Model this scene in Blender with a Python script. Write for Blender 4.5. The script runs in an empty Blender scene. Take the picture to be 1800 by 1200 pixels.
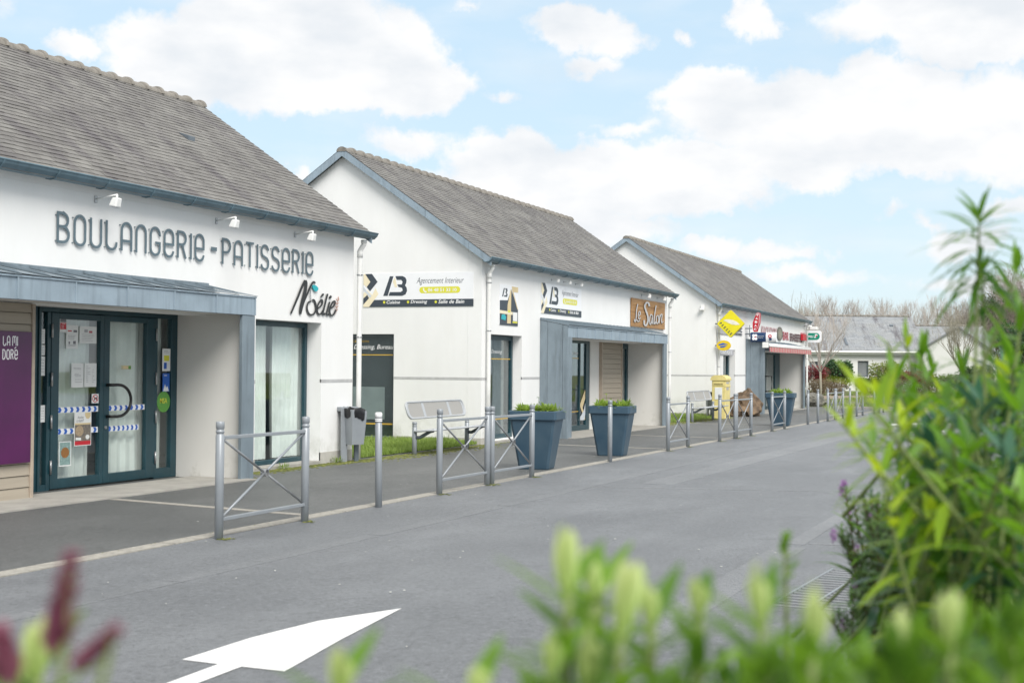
import bpy, math, random
from mathutils import Vector, Matrix
from math import sin, cos, pi, radians, sqrt, floor
rnd = random.Random(7)
D = bpy.data
scene = bpy.context.scene
COL = scene.collection

# ------------------------------------------------------------------ camera
FPX = 2500.0
VPX, VPY, ROLL, CAMH = 1862.0, 652.0, radians(.45), 1.45
_xw = Vector((VPX - 900, -(VPY - 600), FPX)).normalized()
_u = Vector((sin(ROLL), cos(ROLL), 0))
_u.z = -(_xw.x * _u.x + _xw.y * _u.y) / _xw.z
_zw = _u.normalized()
_yw = _xw.cross(_zw)
if _yw.x > 0: _yw = -_yw
RIGHT = Vector((_xw.x, _yw.x, _zw.x)); UP = Vector((_xw.y, _yw.y, _zw.y)); FWD = Vector((_xw.z, _yw.z, _zw.z))
CAMP = Vector((0, 0, CAMH))
cam_d = D.cameras.new("camera"); cam = D.objects.new("camera", cam_d); COL.objects.link(cam)
M = Matrix((RIGHT, UP, -FWD)).transposed().to_4x4(); M.translation = CAMP
cam.matrix_world = M
cam_d.sensor_width = 36; cam_d.lens = 50; cam_d.clip_start = .05; cam_d.clip_end = 3000
cam_d.dof.use_dof = True; cam_d.dof.focus_distance = 24; cam_d.dof.aperture_fstop = 4.3
scene.camera = cam

# ------------------------------------------------------------------ light
SUN_EL, SUN_AZ = radians(46), radians(227)      # direction of the sun, azimuth from +x towards +y
sun_d = D.lights.new("sun", 'SUN'); sun = D.objects.new("sun", sun_d); COL.objects.link(sun)
sd = Vector((cos(SUN_EL) * cos(SUN_AZ), cos(SUN_EL) * sin(SUN_AZ), sin(SUN_EL)))
sun.rotation_euler = sd.to_track_quat('Z', 'Y').to_euler(); sun.location = (0, 0, 20)
sun_d.energy = 1.5; sun_d.angle = radians(32); sun_d.color = (1, .965, .91)
scene.view_settings.view_transform = 'Standard'; scene.view_settings.look = 'None'
scene.view_settings.exposure = 1.34; scene.view_settings.gamma = 1

def ray(px, py): return (RIGHT * (px - 900) + UP * (600 - py) + FWD * FPX)
def fac(px, py, Y):
    d = ray(px, py); return CAMP + d * (Y / d.y)
def gab(px, py, X):
    d = ray(px, py); return CAMP + d * (X / d.x)
SL = .0035
def grd(px, py, off=0.):
    d = ray(px, py); return CAMP + d * ((off - CAMH) / (d.z + SL * d.x))
def at(px, py, dep): return CAMP + ray(px, py) * (dep / FPX)
def gz(x): return -SL * x

world = D.worlds.new("World"); scene.world = world; world.use_nodes = True
def build_world():
    nt = world.node_tree; N = nt.nodes; L = nt.links; N.clear()
    out = N.new('ShaderNodeOutputWorld'); bg = N.new('ShaderNodeBackground')
    sky = N.new('ShaderNodeTexSky'); sky.sky_type = 'NISHITA'; sky.sun_disc = False
    sky.sun_elevation = SUN_EL; sky.sun_rotation = radians(90) - SUN_AZ
    sky.air_density = 1.0; sky.dust_density = 1.0; sky.ozone_density = 1.5
    tc = N.new('ShaderNodeTexCoord'); sep = N.new('ShaderNodeSeparateXYZ'); L.new(tc.outputs['Generated'], sep.inputs[0])
    def m(op, a, b=None, c=None, clamp=False):
        n = N.new('ShaderNodeMath'); n.operation = op; n.use_clamp = clamp
        for i, v in enumerate((a, b, c)):
            if v is None: continue
            if isinstance(v, (int, float)): n.inputs[i].default_value = v
            else: L.new(v, n.inputs[i])
        return n.outputs[0]
    az = m('ARCTAN2', sep.outputs['Y'], sep.outputs['X']); el = m('ARCSINE', sep.outputs['Z'])
    cmb = N.new('ShaderNodeCombineXYZ'); L.new(az, cmb.inputs[0]); L.new(el, cmb.inputs[1])
    def noise(scale, det=8, rough=.6, off=(0, 0, 0), sc=(1, 1, 1)):
        mp = N.new('ShaderNodeMapping'); mp.inputs['Location'].default_value = off; mp.inputs['Scale'].default_value = sc
        L.new(cmb.outputs[0], mp.inputs[0])
        n = N.new('ShaderNodeTexNoise'); n.inputs['Scale'].default_value = scale; n.inputs['Detail'].default_value = det
        n.inputs['Roughness'].default_value = rough; L.new(mp.outputs[0], n.inputs['Vector']); return n.outputs['Fac']
    blobs = [(300,95,125,75),(430,70,140,100),(560,60,150,110),(690,95,95,75),(750,150,80,50),(480,150,240,55),(640,165,140,45),
      (130,75,48,26),(1010,48,80,40),(1075,72,70,30),(1035,108,42,18),(1330,48,50,36),(1322,75,24,18),(1204,62,18,14),(882,163,28,15),
      (1240,175,95,50),(1400,205,240,75),(1560,150,130,50),(1620,215,230,80),(1760,220,160,100),(1330,285,300,42),(1620,290,170,26),(1110,232,60,18),
      (730,252,85,24),(890,285,110,45),(1040,285,120,40),(1010,335,300,55),(1180,330,190,40),(960,400,240,40),(1290,320,130,18),
      (1240,435,75,24),(1350,450,105,26),(1435,455,36,20),(1660,20,210,60),(1740,70,170,45),(1560,372,24,9),(1640,388,32,12),(1785,368,55,24),
      (1420,492,140,16),(515,300,24,18),(835,6,30,10),(1180,500,140,20),(1700,420,60,30),(1745,500,120,18)]
    acc = None
    wob = noise(22, 7, .6, (7, 3, 0)); wob2 = noise(22, 7, .6, (1, 9, 0))
    wx = m('MULTIPLY', m('SUBTRACT', wob, .5), .062); wy = m('MULTIPLY', m('SUBTRACT', wob2, .5), .05)
    az2 = m('ADD', az, wx); el2 = m('ADD', el, wy)
    c2 = N.new('ShaderNodeCombineXYZ'); L.new(az2, c2.inputs[0]); L.new(el2, c2.inputs[1])
    for (bx, by, rx, ry) in blobs:
        d = ray(bx, by).normalized(); a0 = math.atan2(d.y, d.x); e0 = math.asin(d.z)
        s = N.new('ShaderNodeVectorMath'); s.operation = 'SUBTRACT'; L.new(c2.outputs[0], s.inputs[0]); s.inputs[1].default_value = (a0, e0, 0)
        t = N.new('ShaderNodeVectorMath'); t.operation = 'MULTIPLY'; L.new(s.outputs[0], t.inputs[0]); t.inputs[1].default_value = (FPX / rx * .95, FPX / ry * .95, 0)
        l = N.new('ShaderNodeVectorMath'); l.operation = 'LENGTH'; L.new(t.outputs[0], l.inputs[0])
        v = m('SUBTRACT', 1.0, l.outputs['Value'])
        v = m('MULTIPLY', v, min(1.0, ry / 50.0))
        acc = v if acc is None else m('MAXIMUM', acc, v)
    # clouds in the rest of the sky
    mask_el = m('SMOOTH_MIN', m('SUBTRACT', m('ABSOLUTE', m('SUBTRACT', az, .375)), .45), .3, .2)
    gen = m('ADD', m('MULTIPLY', m('SUBTRACT', noise(3.2, 8, .55, (2, 5, 0), (1, 2.2, 1)), .47), 3.0), m('MINIMUM', m('MULTIPLY', mask_el, 4), 0.0))
    gen2 = m('ADD', m('MULTIPLY', m('SUBTRACT', noise(3.2, 8, .55, (2, 5, 0), (1, 2.2, 1)), .47), 3.0), m('MULTIPLY', m('SUBTRACT', el, .33), 8.0))
    gen = m('MAXIMUM', gen, m('MINIMUM', gen2, m('MULTIPLY', m('SUBTRACT', el, .3), 20)))
    acc = m('MAXIMUM', acc, gen)
    acc = m('ADD', acc, m('MULTIPLY', m('SUBTRACT', noise(75, 5, .6), .5), .35))
    mr = N.new('ShaderNodeMapRange'); mr.interpolation_type = 'SMOOTHSTEP'; L.new(acc, mr.inputs['Value'])
    mr.inputs['From Min'].default_value = -.09; mr.inputs['From Max'].default_value = .27
    cov = mr.outputs['Result']
    wisp = m('MULTIPLY', m('MAXIMUM', m('SUBTRACT', noise(9, 6, .5, (3, 1, 0), (1, 3, 1)), .47), 0.0), 1.3)
    cov = m('MAXIMUM', cov, wisp)
    thick = N.new('ShaderNodeMapRange'); L.new(noise(13, 5, .5, (5, 2, 0), (1, 2.0, 1)), thick.inputs['Value'])
    thick.inputs['From Min'].default_value = .42; thick.inputs['From Max'].default_value = .66
    cc = N.new('ShaderNodeMix'); cc.data_type = 'RGBA'; L.new(thick.outputs[0], cc.inputs[0])
    cc.inputs[6].default_value = (4.0, 4.02, 4.05, 1); cc.inputs[7].default_value = (3.3, 3.46, 3.64, 1)
    # hazy blue air: nishita lifted by thin high haze, stronger near the horizon
    hz = m('POWER', m('SUBTRACT', 1.0, m('MAXIMUM', sep.outputs['Z'], 0.0)), 9.0)
    h0 = N.new('ShaderNodeMix'); h0.data_type = 'RGBA'; L.new(hz, h0.inputs[0]); h0.inputs[6].default_value = (2.4, 3.15, 3.72, 1); h0.inputs[7].default_value = (3.05, 3.55, 3.72, 1)
    hm = N.new('ShaderNodeMix'); hm.data_type = 'RGBA'; hm.inputs[0].default_value = .88; L.new(sky.outputs[0], hm.inputs[6]); L.new(h0.outputs[2], hm.inputs[7])
    mx = N.new('ShaderNodeMix'); mx.data_type = 'RGBA'; L.new(cov, mx.inputs[0]); L.new(hm.outputs[2], mx.inputs[6]); L.new(cc.outputs[2], mx.inputs[7])
    L.new(mx.outputs[2], bg.inputs[0]); bg.inputs[1].default_value = .1
    L.new(bg.outputs[0], out.inputs[0])
build_world()

# ------------------------------------------------------------------ helpers
def tag(o, label=None, cat=None, group=None, kind=None):
    if label: o['label'] = label
    if cat: o['category'] = cat
    if group: o['group'] = group
    if kind: o['kind'] = kind
    return o
def empty(name, loc, label, cat, group=None, rz=0):
    o = D.objects.new(name, None); COL.objects.link(o); o.location = loc; o.rotation_euler = (0, 0, rz)
    o.empty_display_size = .2
    return tag(o, label, cat, group)
def copy_tree(o, parent=None):
    c = o.copy(); COL.objects.link(c); c.parent = parent
    for ch in list(o.children): copy_tree(ch, c)
    return c

class MB:
    """collects geometry; o = origin subtracted from every vertex"""
    def __init__(s, o=(0, 0, 0)):
        s.v = []; s.f = []; s.m = []; s.c = []; s.sm = []; s.o = Vector(o); s.cur = 0; s.tint = .5; s.smooth = False
    def vert(s, p): s.v.append((p[0] - s.o.x, p[1] - s.o.y, p[2] - s.o.z)); return len(s.v) - 1
    def face(s, idx): s.f.append(tuple(idx)); s.m.append(s.cur); s.c.append(s.tint); s.sm.append(s.smooth)
    def poly(s, pts): s.face([s.vert(p) for p in pts])
    def box(s, x0, y0, z0, x1, y1, z1):
        x0, x1 = min(x0, x1), max(x0, x1); y0, y1 = min(y0, y1), max(y0, y1); z0, z1 = min(z0, z1), max(z0, z1)
        a = [s.vert(p) for p in ((x0,y0,z0),(x1,y0,z0),(x1,y1,z0),(x0,y1,z0),(x0,y0,z1),(x1,y0,z1),(x1,y1,z1),(x0,y1,z1))]
        for q in ((3,2,1,0),(4,5,6,7),(0,1,5,4),(1,2,6,5),(2,3,7,6),(3,0,4,7)): s.face([a[i] for i in q])
    def bbox(s, x0, y0, z0, x1, y1, z1, b=.004):
        """box with chamfered edges"""
        import itertools
        xs = (min(x0,x1), max(x0,x1)); ys = (min(y0,y1), max(y0,y1)); zs = (min(z0,z1), max(z0,z1))
        idx = {}
        for i, j, k in itertools.product((0,1),(0,1),(0,1)):
            X, Y, Z = xs[i], ys[j], zs[k]; dx = b if i == 0 else -b; dy = b if j == 0 else -b; dz = b if k == 0 else -b
            idx[i,j,k,0] = s.vert((X, Y+dy, Z+dz)); idx[i,j,k,1] = s.vert((X+dx, Y, Z+dz)); idx[i,j,k,2] = s.vert((X+dx, Y+dy, Z))
        for i in (0,1): s.face([idx[i,j,k,0] for j,k in ((0,0),(1,0),(1,1),(0,1))])
        for j in (0,1): s.face([idx[i,j,k,1] for i,k in ((0,0),(1,0),(1,1),(0,1))])
        for k in (0,1): s.face([idx[i,j,k,2] for i,j in ((0,0),(1,0),(1,1),(0,1))])
        for i in (0,1):
            for j in (0,1): s.face([idx[i,j,0,0], idx[i,j,0,1], idx[i,j,1,1], idx[i,j,1,0]])
        for i in (0,1):
            for k in (0,1): s.face([idx[i,0,k,0], idx[i,0,k,2], idx[i,1,k,2], idx[i,1,k,0]])
        for j in (0,1):
            for k in (0,1): s.face([idx[0,j,k,1], idx[0,j,k,2], idx[1,j,k,2], idx[1,j,k,1]])
        for i, j, k in itertools.product((0,1),(0,1),(0,1)): s.face([idx[i,j,k,0], idx[i,j,k,1], idx[i,j,k,2]])
    def extr(s, pts, d):
        """prism: polygon pts extruded by vector d"""
        d = Vector(d); a = [s.vert(p) for p in pts]; b = [s.vert(Vector(p) + d) for p in pts]; n = len(pts)
        s.face(a[::-1]); s.face(b)
        for i in range(n): s.face([a[i], a[(i+1) % n], b[(i+1) % n], b[i]])
    def tube(s, path, r, n=8, r1=None, caps=True, close=False):
        path = [Vector(p) for p in path]; k = len(path); rings = []
        up = None
        for i, p in enumerate(path):
            if close: t = (path[(i+1) % k] - path[i-1])
            else: t = path[min(i+1, k-1)] - path[max(i-1, 0)]
            t.normalize()
            if up is None:
                up = t.orthogonal().normalized()
            else:
                up = (up - t * up.dot(t)); up = up.normalized() if up.length > 1e-6 else t.orthogonal().normalized()
            w = t.cross(up)
            rr = r if isinstance(r, (int, float)) and r1 is None else (r[i] if not isinstance(r, (int, float)) else r + (r1 - r) * i / (k - 1))
            rings.append([s.vert(p + (up * cos(2*pi*j/n) + w * sin(2*pi*j/n)) * rr) for j in range(n)])
        sm = s.smooth; s.smooth = n > 5
        for i in range(k if close else k - 1):
            a, b = rings[i], rings[(i+1) % k]
            for j in range(n): s.face([a[j], a[(j+1) % n], b[(j+1) % n], b[j]])
        s.smooth = sm
        if caps and not close:
            s.face(rings[0][::-1]); s.face(rings[-1])
    def lathe(s, prof, c=(0, 0, 0), n=16):
        rings = [[s.vert((c[0] + r*cos(2*pi*j/n), c[1] + r*sin(2*pi*j/n), c[2] + z)) for j in range(n)] for r, z in prof]
        sm = s.smooth
        for a, b in zip(rings, rings[1:]):
            s.smooth = True
            for j in range(n): s.face([a[j], a[(j+1) % n], b[(j+1) % n], b[j]])
        s.smooth = sm; s.face(rings[0][::-1]); s.face(rings[-1])
    def mesh(s, vs, fs):
        b = len(s.v)
        for p in vs: s.vert(p)
        for f in fs: s.face([b + i for i in f])
    def build(s, name, mats, parent=None, loc=None, autosmooth=None):
        me = D.meshes.new(name); me.from_pydata(s.v, [], s.f)
        if not isinstance(mats, (list, tuple)): mats = [mats]
        for mm in mats: me.materials.append(mm)
        me.polygons.foreach_set('material_index', s.m); me.polygons.foreach_set('use_smooth', s.sm)
        if any(abs(c - .5) > 1e-6 for c in s.c):
            a = me.attributes.new('tint', 'FLOAT', 'FACE'); a.data.foreach_set('value', s.c)
        me.update()
        o = D.objects.new(name, me); COL.objects.link(o)
        if parent: o.parent = parent
        if loc is not None: o.location = loc
        elif not parent: o.location = s.o
        return o

def ribbon2(path, w, closed=False):
    """2D polyline -> left and right offset points, mitred; w number or list"""
    n = len(path); Ls = []; Rs = []
    for i in range(n):
        p = path[i]; a = path[i-1] if (i > 0 or closed) else None; b = path[(i+1) % n] if (i < n-1 or closed) else None
        ww = (w[i] if isinstance(w, (list, tuple)) else w) / 2
        ds = []
        if a is not None: d = (p[0]-a[0], p[1]-a[1]); l = math.hypot(*d) or 1; ds.append((d[0]/l, d[1]/l))
        if b is not None: d = (b[0]-p[0], b[1]-p[1]); l = math.hypot(*d) or 1; ds.append((d[0]/l, d[1]/l))
        tx = sum(d[0] for d in ds); ty = sum(d[1] for d in ds); l = math.hypot(tx, ty) or 1; tx /= l; ty /= l
        k = 1.0
        if len(ds) == 2:
            c = tx*ds[0][0] + ty*ds[0][1]; k = min(1.6, 1 / max(c, .3))
        Ls.append((p[0]-ty*ww*k, p[1]+tx*ww*k)); Rs.append((p[0]+ty*ww*k, p[1]-tx*ww*k))
    return Ls, Rs
def stroke(mb, path, w, fn, th, closed=False):
    """ribbon in 2D mapped by fn(u,v,depth) ; depth 0 = back, th = front"""
    L_, R_ = ribbon2(path, w, closed); n = len(path)
    a = [[mb.vert(fn(p[0], p[1], h)) for p in q] for q in (L_, R_) for h in (0, th)]  # L0,L1,R0,R1
    for i in range(n if closed else n-1):
        j = (i+1) % n
        mb.face([a[1][i], a[1][j], a[3][j], a[3][i]]); mb.face([a[0][i], a[2][i], a[2][j], a[0][j]])
        mb.face([a[0][i], a[0][j], a[1][j], a[1][i]]); mb.face([a[2][i], a[3][i], a[3][j], a[2][j]])
    if not closed:
        mb.face([a[0][0], a[1][0], a[3][0], a[2][0]]); mb.face([a[0][-1], a[2][-1], a[3][-1], a[1][-1]])
def crom(pts, k=5):
    out = []
    n = len(pts)
    for i in range(n-1):
        p0 = pts[max(i-1, 0)]; p1 = pts[i]; p2 = pts[i+1]; p3 = pts[min(i+2, n-1)]
        for j in range(k):
            t = j / k
            out.append(tuple(.5*((2*p1[c]) + (-p0[c]+p2[c])*t + (2*p0[c]-5*p1[c]+4*p2[c]-p3[c])*t*t + (-p0[c]+3*p1[c]-3*p2[c]+p3[c])*t**3) for c in range(len(p1))))
    out.append(tuple(pts[-1])); return out
_tc = {}
def text_geo(s, off=0.0, shear=0.0):
    key = (s, off, shear)
    if key in _tc: return _tc[key]
    cu = D.curves.new('lettering', 'FONT'); cu.body = s; cu.size = 1; cu.offset = off; cu.shear = shear; cu.resolution_u = 3
    ob = D.objects.new('lettering', cu); COL.objects.link(ob); dg = bpy.context.evaluated_depsgraph_get(); dg.update()
    me = ob.evaluated_get(dg).to_mesh()
    vs = [v.co.copy() for v in me.vertices]; fs = [tuple(p.vertices) for p in me.polygons]
    ob.evaluated_get(dg).to_mesh_clear(); D.objects.remove(ob); D.curves.remove(cu)
    x0 = min(v.x for v in vs); x1 = max(v.x for v in vs); y0 = min(v.y for v in vs); y1 = max(v.y for v in vs)
    vs = [((v.x-x0)/(x1-x0), (v.y-y0)/(y1-y0)) for v in vs]
    _tc[key] = (vs, fs); return _tc[key]
def text(mb, s, fn, u0, v0, u1, v1, d=0.0, off=0.0, shear=0.0, rot=0):
    vs, fs = text_geo(s, off, shear)
    c, sn = cos(rot), sin(rot)
    P = []
    for (a, b) in vs:
        x = (u1-u0)*a; y = (v1-v0)*b
        P.append(fn(u0 + x*c - y*sn, v0 + x*sn + y*c, d))
    mb.mesh(P, fs)

# ------------------------------------------------------------------ materials
def newmat(name):
    m = D.materials.new(name); m.use_nodes = True; nt = m.node_tree; nt.nodes.clear()
    o = nt.nodes.new('ShaderNodeOutputMaterial'); b = nt.nodes.new('ShaderNodeBsdfPrincipled'); nt.links.new(b.outputs[0], o.inputs[0])
    return m, nt, b
def lin(c): return tuple((x/255/12.92 if x/255 <= .04045 else ((x/255+.055)/1.055)**2.4) for x in c)
def _noise(nt, scale, det=4, rough=.55, sc=(1,1,1), coord='Object'):
    tc = nt.nodes.new('ShaderNodeTexCoord'); mp = nt.nodes.new('ShaderNodeMapping'); mp.inputs['Scale'].default_value = sc
    nt.links.new(tc.outputs[coord], mp.inputs[0]); n = nt.nodes.new('ShaderNodeTexNoise')
    n.inputs['Scale'].default_value = scale; n.inputs['Detail'].default_value = det; n.inputs['Roughness'].default_value = rough
    nt.links.new(mp.outputs[0], n.inputs['Vector']); return n.outputs['Fac']
def _ramp(nt, fac, a, b):
    r = nt.nodes.new('ShaderNodeMapRange'); nt.links.new(fac, r.inputs['Value']); r.inputs['From Min'].default_value = a; r.inputs['From Max'].default_value = b
    return r.outputs['Result']
def _mix(nt, fac, c1, c2, mode='MIX'):
    x = nt.nodes.new('ShaderNodeMix'); x.data_type = 'RGBA'; x.blend_type = mode
    for i, v in ((0, fac), (6, c1), (7, c2)):
        if isinstance(v, (int, float)): x.inputs[i].default_value = v
        elif isinstance(v, tuple): x.inputs[i].default_value = (v[0], v[1], v[2], 1)
        else: nt.links.new(v, x.inputs[i])
    return x.outputs[2]
def _bump(nt, b, h, strength=.3, dist=.01):
    bp = nt.nodes.new('ShaderNodeBump'); bp.inputs['Strength'].default_value = strength; bp.inputs['Distance'].default_value = dist
    nt.links.new(h, bp.inputs['Height']); nt.links.new(bp.outputs[0], b.inputs['Normal'])
def mat(name, col, rough=.6, var=.12, scale=6, metal=0, bump=0, bscale=60, spec=.5, sc=(1,1,1), col2=None, tint=0, streak=0):
    m, nt, b = newmat(name)
    c2 = col2 or tuple(max(0, c*(1-2*var)) for c in col)
    c = _mix(nt, _ramp(nt, _noise(nt, scale, 5, .6, sc), .3, .72), col, c2)
    if streak:
        c = _mix(nt, _ramp(nt, _noise(nt, 14, 4, .6, (1, 1, .06)), .5, .8), c, tuple(x*(1-streak) for x in col))
    if tint:
        a = nt.nodes.new('ShaderNodeAttribute'); a.attribute_name = 'tint'
        c = _mix(nt, _ramp(nt, a.outputs['Fac'], 0, 1), c, tuple(x*tint for x in col), 'MIX')
    nt.links.new(c, b.inputs['Base Color']) 
    b.inputs['Roughness'].default_value = rough; b.inputs['Metallic'].default_value = metal; b.inputs['Specular IOR Level'].default_value = spec
    if bump: _bump(nt, b, _noise(nt, bscale, 6, .65), bump, .01)
    return m
def leafmat(name, dark, light, rough=.45, trans=.35):
    m, nt, b = newmat(name)
    a = nt.nodes.new('ShaderNodeAttribute'); a.attribute_name = 'tint'
    c = _mix(nt, a.outputs['Fac'], dark, light); c = _mix(nt, _ramp(nt, _noise(nt, 9, 3), .3, .7), c, _mix(nt, .6, c, dark))
    nt.links.new(c, b.inputs['Base Color']); b.inputs['Roughness'].default_value = rough
    t = nt.nodes.new('ShaderNodeBsdfTranslucent'); nt.links.new(_mix(nt, .5, c, tuple(min(1, x*1.6) for x in light)), t.inputs[0])
    mx = nt.nodes.new('ShaderNodeMixShader'); mx.inputs[0].default_value = trans
    out = [n for n in nt.nodes if n.type == 'OUTPUT_MATERIAL'][0]
    nt.links.new(b.outputs[0], mx.inputs[1]); nt.links.new(t.outputs[0], mx.inputs[2]); nt.links.new(mx.outputs[0], out.inputs[0])
    return m
def glassmat(name, tintc=(.96, .985, .975), refl=.075):
    m, nt, b = newmat(name); nt.nodes.remove(b)
    g = nt.nodes.new('ShaderNodeBsdfGlossy'); g.inputs['Roughness'].default_value = .015; g.inputs[0].default_value = (.9, .95, .97, 1)
    t = nt.nodes.new('ShaderNodeBsdfTransparent'); t.inputs[0].default_value = (*tintc, 1)
    fc = nt.nodes.new('ShaderNodeLayerWeight'); fc.inputs[0].default_value = .5; fr = nt.nodes.new('ShaderNodeMath'); fr.operation = 'POWER'; nt.links.new(fc.outputs['Facing'], fr.inputs[0]); fr.inputs[1].default_value = 5
    ad = nt.nodes.new('ShaderNodeMath'); ad.operation = 'ADD'; ad.use_clamp = True; nt.links.new(fr.outputs[0], ad.inputs[0]); ad.inputs[1].default_value = refl
    mx = nt.nodes.new('ShaderNodeMixShader'); nt.links.new(ad.outputs[0], mx.inputs[0]); nt.links.new(t.outputs[0], mx.inputs[1]); nt.links.new(g.outputs[0], mx.inputs[2])
    out = [n for n in nt.nodes if n.type == 'OUTPUT_MATERIAL'][0]; nt.links.new(mx.outputs[0], out.inputs[0]); return m

def wallmat(name, base=(.80, .795, .775), dirt=1.0):
    m, nt, b = newmat(name)
    c = _mix(nt, _ramp(nt, _noise(nt, 1.2, 6, .6, (1,1,.5)), .35, .75), base, tuple(x*.93 for x in base))
    c = _mix(nt, _ramp(nt, _noise(nt, 5, 6, .7, (1,1,.12)), .5, .95), c, (base[0]*.945, base[1]*.94, base[2]*.925))
    # splash-back dirt and algae close to the paving
    tc = nt.nodes.new('ShaderNodeTexCoord'); sp = nt.nodes.new('ShaderNodeSeparateXYZ'); g = nt.nodes.new('ShaderNodeNewGeometry'); nt.links.new(g.outputs['Position'], sp.inputs[0])
    zz = _ramp(nt, sp.outputs['Z'], .55*dirt, -.1)
    mu = nt.nodes.new('ShaderNodeMath'); mu.operation = 'MULTIPLY'; mu.use_clamp = True; nt.links.new(zz, mu.inputs[0]); nt.links.new(_ramp(nt, _noise(nt, 2.6, 6, .65), .46 if dirt == 1 else .52, .85), mu.inputs[1])
    c = _mix(nt, mu.outputs[0], c, (.20, .205, .13))
    nt.links.new(c, b.inputs['Base Color']); b.inputs['Roughness'].default_value = .9; b.inputs['Specular IOR Level'].default_value = .2
    _bump(nt, b, _noise(nt, 160, 4, .7), .35, .006)
    return m
def slatemat(name, ca, cb):
    m, nt, b = newmat(name)
    a = nt.nodes.new('ShaderNodeAttribute'); a.attribute_name = 'tint'
    c = _mix(nt, a.outputs['Fac'], ca, cb)
    st = _ramp(nt, _noise(nt, 1.0, 7, .7, (2.2, .45, .45)), .50, .64)
    c = _mix(nt, st, c, _mix(nt, .72, c, (.085, .075, .085)))
    c = _mix(nt, _ramp(nt, _noise(nt, 1.6, 6, .7), .45, .7), c, _mix(nt, .5, c, (.30, .295, .27)))
    nt.links.new(c, b.inputs['Base Color']); b.inputs['Roughness'].default_value = .62; b.inputs['Specular IOR Level'].default_value = .35
    _bump(nt, b, _noise(nt, 45, 5, .7), .4, .006); return m
def zincmat(name, col=(.165, .205, .235)):
    m, nt, b = newmat(name)
    c = _mix(nt, _ramp(nt, _noise(nt, 2.5, 5, .6), .3, .7), col, tuple(x*1.28 for x in col))
    c = _mix(nt, _ramp(nt, _noise(nt, 9, 4, .6, (1,1,.1)), .5, .8), c, tuple(x*.74 for x in col))
    nt.links.new(c, b.inputs['Base Color']); b.inputs['Roughness'].default_value = .48; b.inputs['Metallic'].default_value = .05
    _bump(nt, b, _noise(nt, 3, 3, .5), .12, .02); return m
def asphaltmat(name, ca, cb, speck=.5, pave=False):
    m, nt, b = newmat(name)
    c = _mix(nt, _ramp(nt, _noise(nt, .35, 5, .6), .35, .7), ca, cb)
    c = _mix(nt, _ramp(nt, _noise(nt, 1.1, 6, .6, (.35, 1, 1)), .5, .75), c, tuple(x*1.16 for x in cb))
    c = _mix(nt, _ramp(nt, _noise(nt, 2.3, 5, .7), .58, .8), c, tuple(x*.78 for x in ca))
    c = _mix(nt, _ramp(nt, _noise(nt, .9, 4, .5, (.12, 1, 1)), .55, .8), c, tuple(x*1.12 for x in cb))
    f2 = _noise(nt, 26, 5, .85); c = _mix(nt, _ramp(nt, f2, .54, .66), c, tuple(x*1.32 for x in cb)); c = _mix(nt, _ramp(nt, f2, .46, .36), c, tuple(x*.66 for x in ca))
    crk = _noise(nt, .8, 8, .62); ab = nt.nodes.new('ShaderNodeMath'); ab.operation = 'ABSOLUTE'; sb = nt.nodes.new('ShaderNodeMath'); sb.operation = 'SUBTRACT'; nt.links.new(crk, sb.inputs[0]); sb.inputs[1].default_value = .5; nt.links.new(sb.outputs[0], ab.inputs[0])
    c = _mix(nt, _ramp(nt, ab.outputs[0], .0035, .0), c, tuple(x*.7 for x in ca))
    f = _noise(nt, 120, 3, .8)
    c = _mix(nt, _ramp(nt, f, .56, .72), c, tuple(min(1, x*(1+speck*1.9)) for x in cb)); c = _mix(nt, _ramp(nt, f, .42, .28), c, tuple(x*(1-speck) for x in ca))
    nt.links.new(c, b.inputs['Base Color']); b.inputs['Roughness'].default_value = .52; b.inputs['Specular IOR Level'].default_value = .6
    _bump(nt, b, f, .7, .014); return m

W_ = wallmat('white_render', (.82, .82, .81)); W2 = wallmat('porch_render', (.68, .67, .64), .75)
PLINTH = mat('plinth_render', (.52, .5, .46), .9, .12, 4, bump=.3)
JOINT = mat('joint_strip', (.52, .52, .52), .8)
SLATE = slatemat('fibre_slate', (.112, .106, .102), (.205, .197, .184)); SLATE2 = slatemat('grey_slate', (.22, .235, .25), (.33, .345, .36))
RIDGE = mat('ridge_tile', (.27, .25, .22), .8, .22, 9, bump=.5)
ZINC = zincmat('zinc'); ZINCL = zincmat('zinc_light', (.24, .30, .35)); ZINCD = zincmat('zinc_dark', (.105, .165, .20))
TEAL = mat('teal_frame', (.013, .056, .074), .38, .15, 5)
GLASS = glassmat('pane_glass'); GLASSD = glassmat('film_glass', (.82, .86, .86), .05)
PVC = mat('white_pipe', (.78, .78, .76), .45, .08)
WHITEP = mat('white_plastic', (.82, .82, .80), .4, .05)
CURT = mat('curtain', (.86, .88, .86), .95, .10, 3)
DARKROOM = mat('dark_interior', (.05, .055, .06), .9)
TIMB = mat('beige_cladding', (.40, .35, .28), .75, .1, 2, sc=(.2, 1, 6), bump=.15, bscale=20)
TIMBE = mat('cladding_trim', (.42, .35, .28), .7, .1)
CONC = mat('concrete_step', (.40, .385, .35), .9, .14, 3, bump=.4, bscale=90)
STEEL = mat('grey_lacquer', (.30, .325, .35), .38, .07, 5, metal=.15)
STEELD = mat('dark_grey_lacquer', (.13, .155, .18), .4, .1)
STEELP = mat('pale_grey_lacquer', (.46, .48, .50), .38, .07, 5, metal=.1)
BARE = mat('bare_steel', (.42, .43, .44), .3, .1, 12, metal=.7)
WHITEB = mat('white_band', (.86, .86, .86), .5, .03)
BLACK = mat('black_paint', (.012, .012, .013), .35); BLK2 = mat('black_bag', (.012, .012, .014), .3, bump=.8, bscale=14)
LETTER = mat('letter_grey', (.11, .16, .19), .45, .1)
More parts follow.
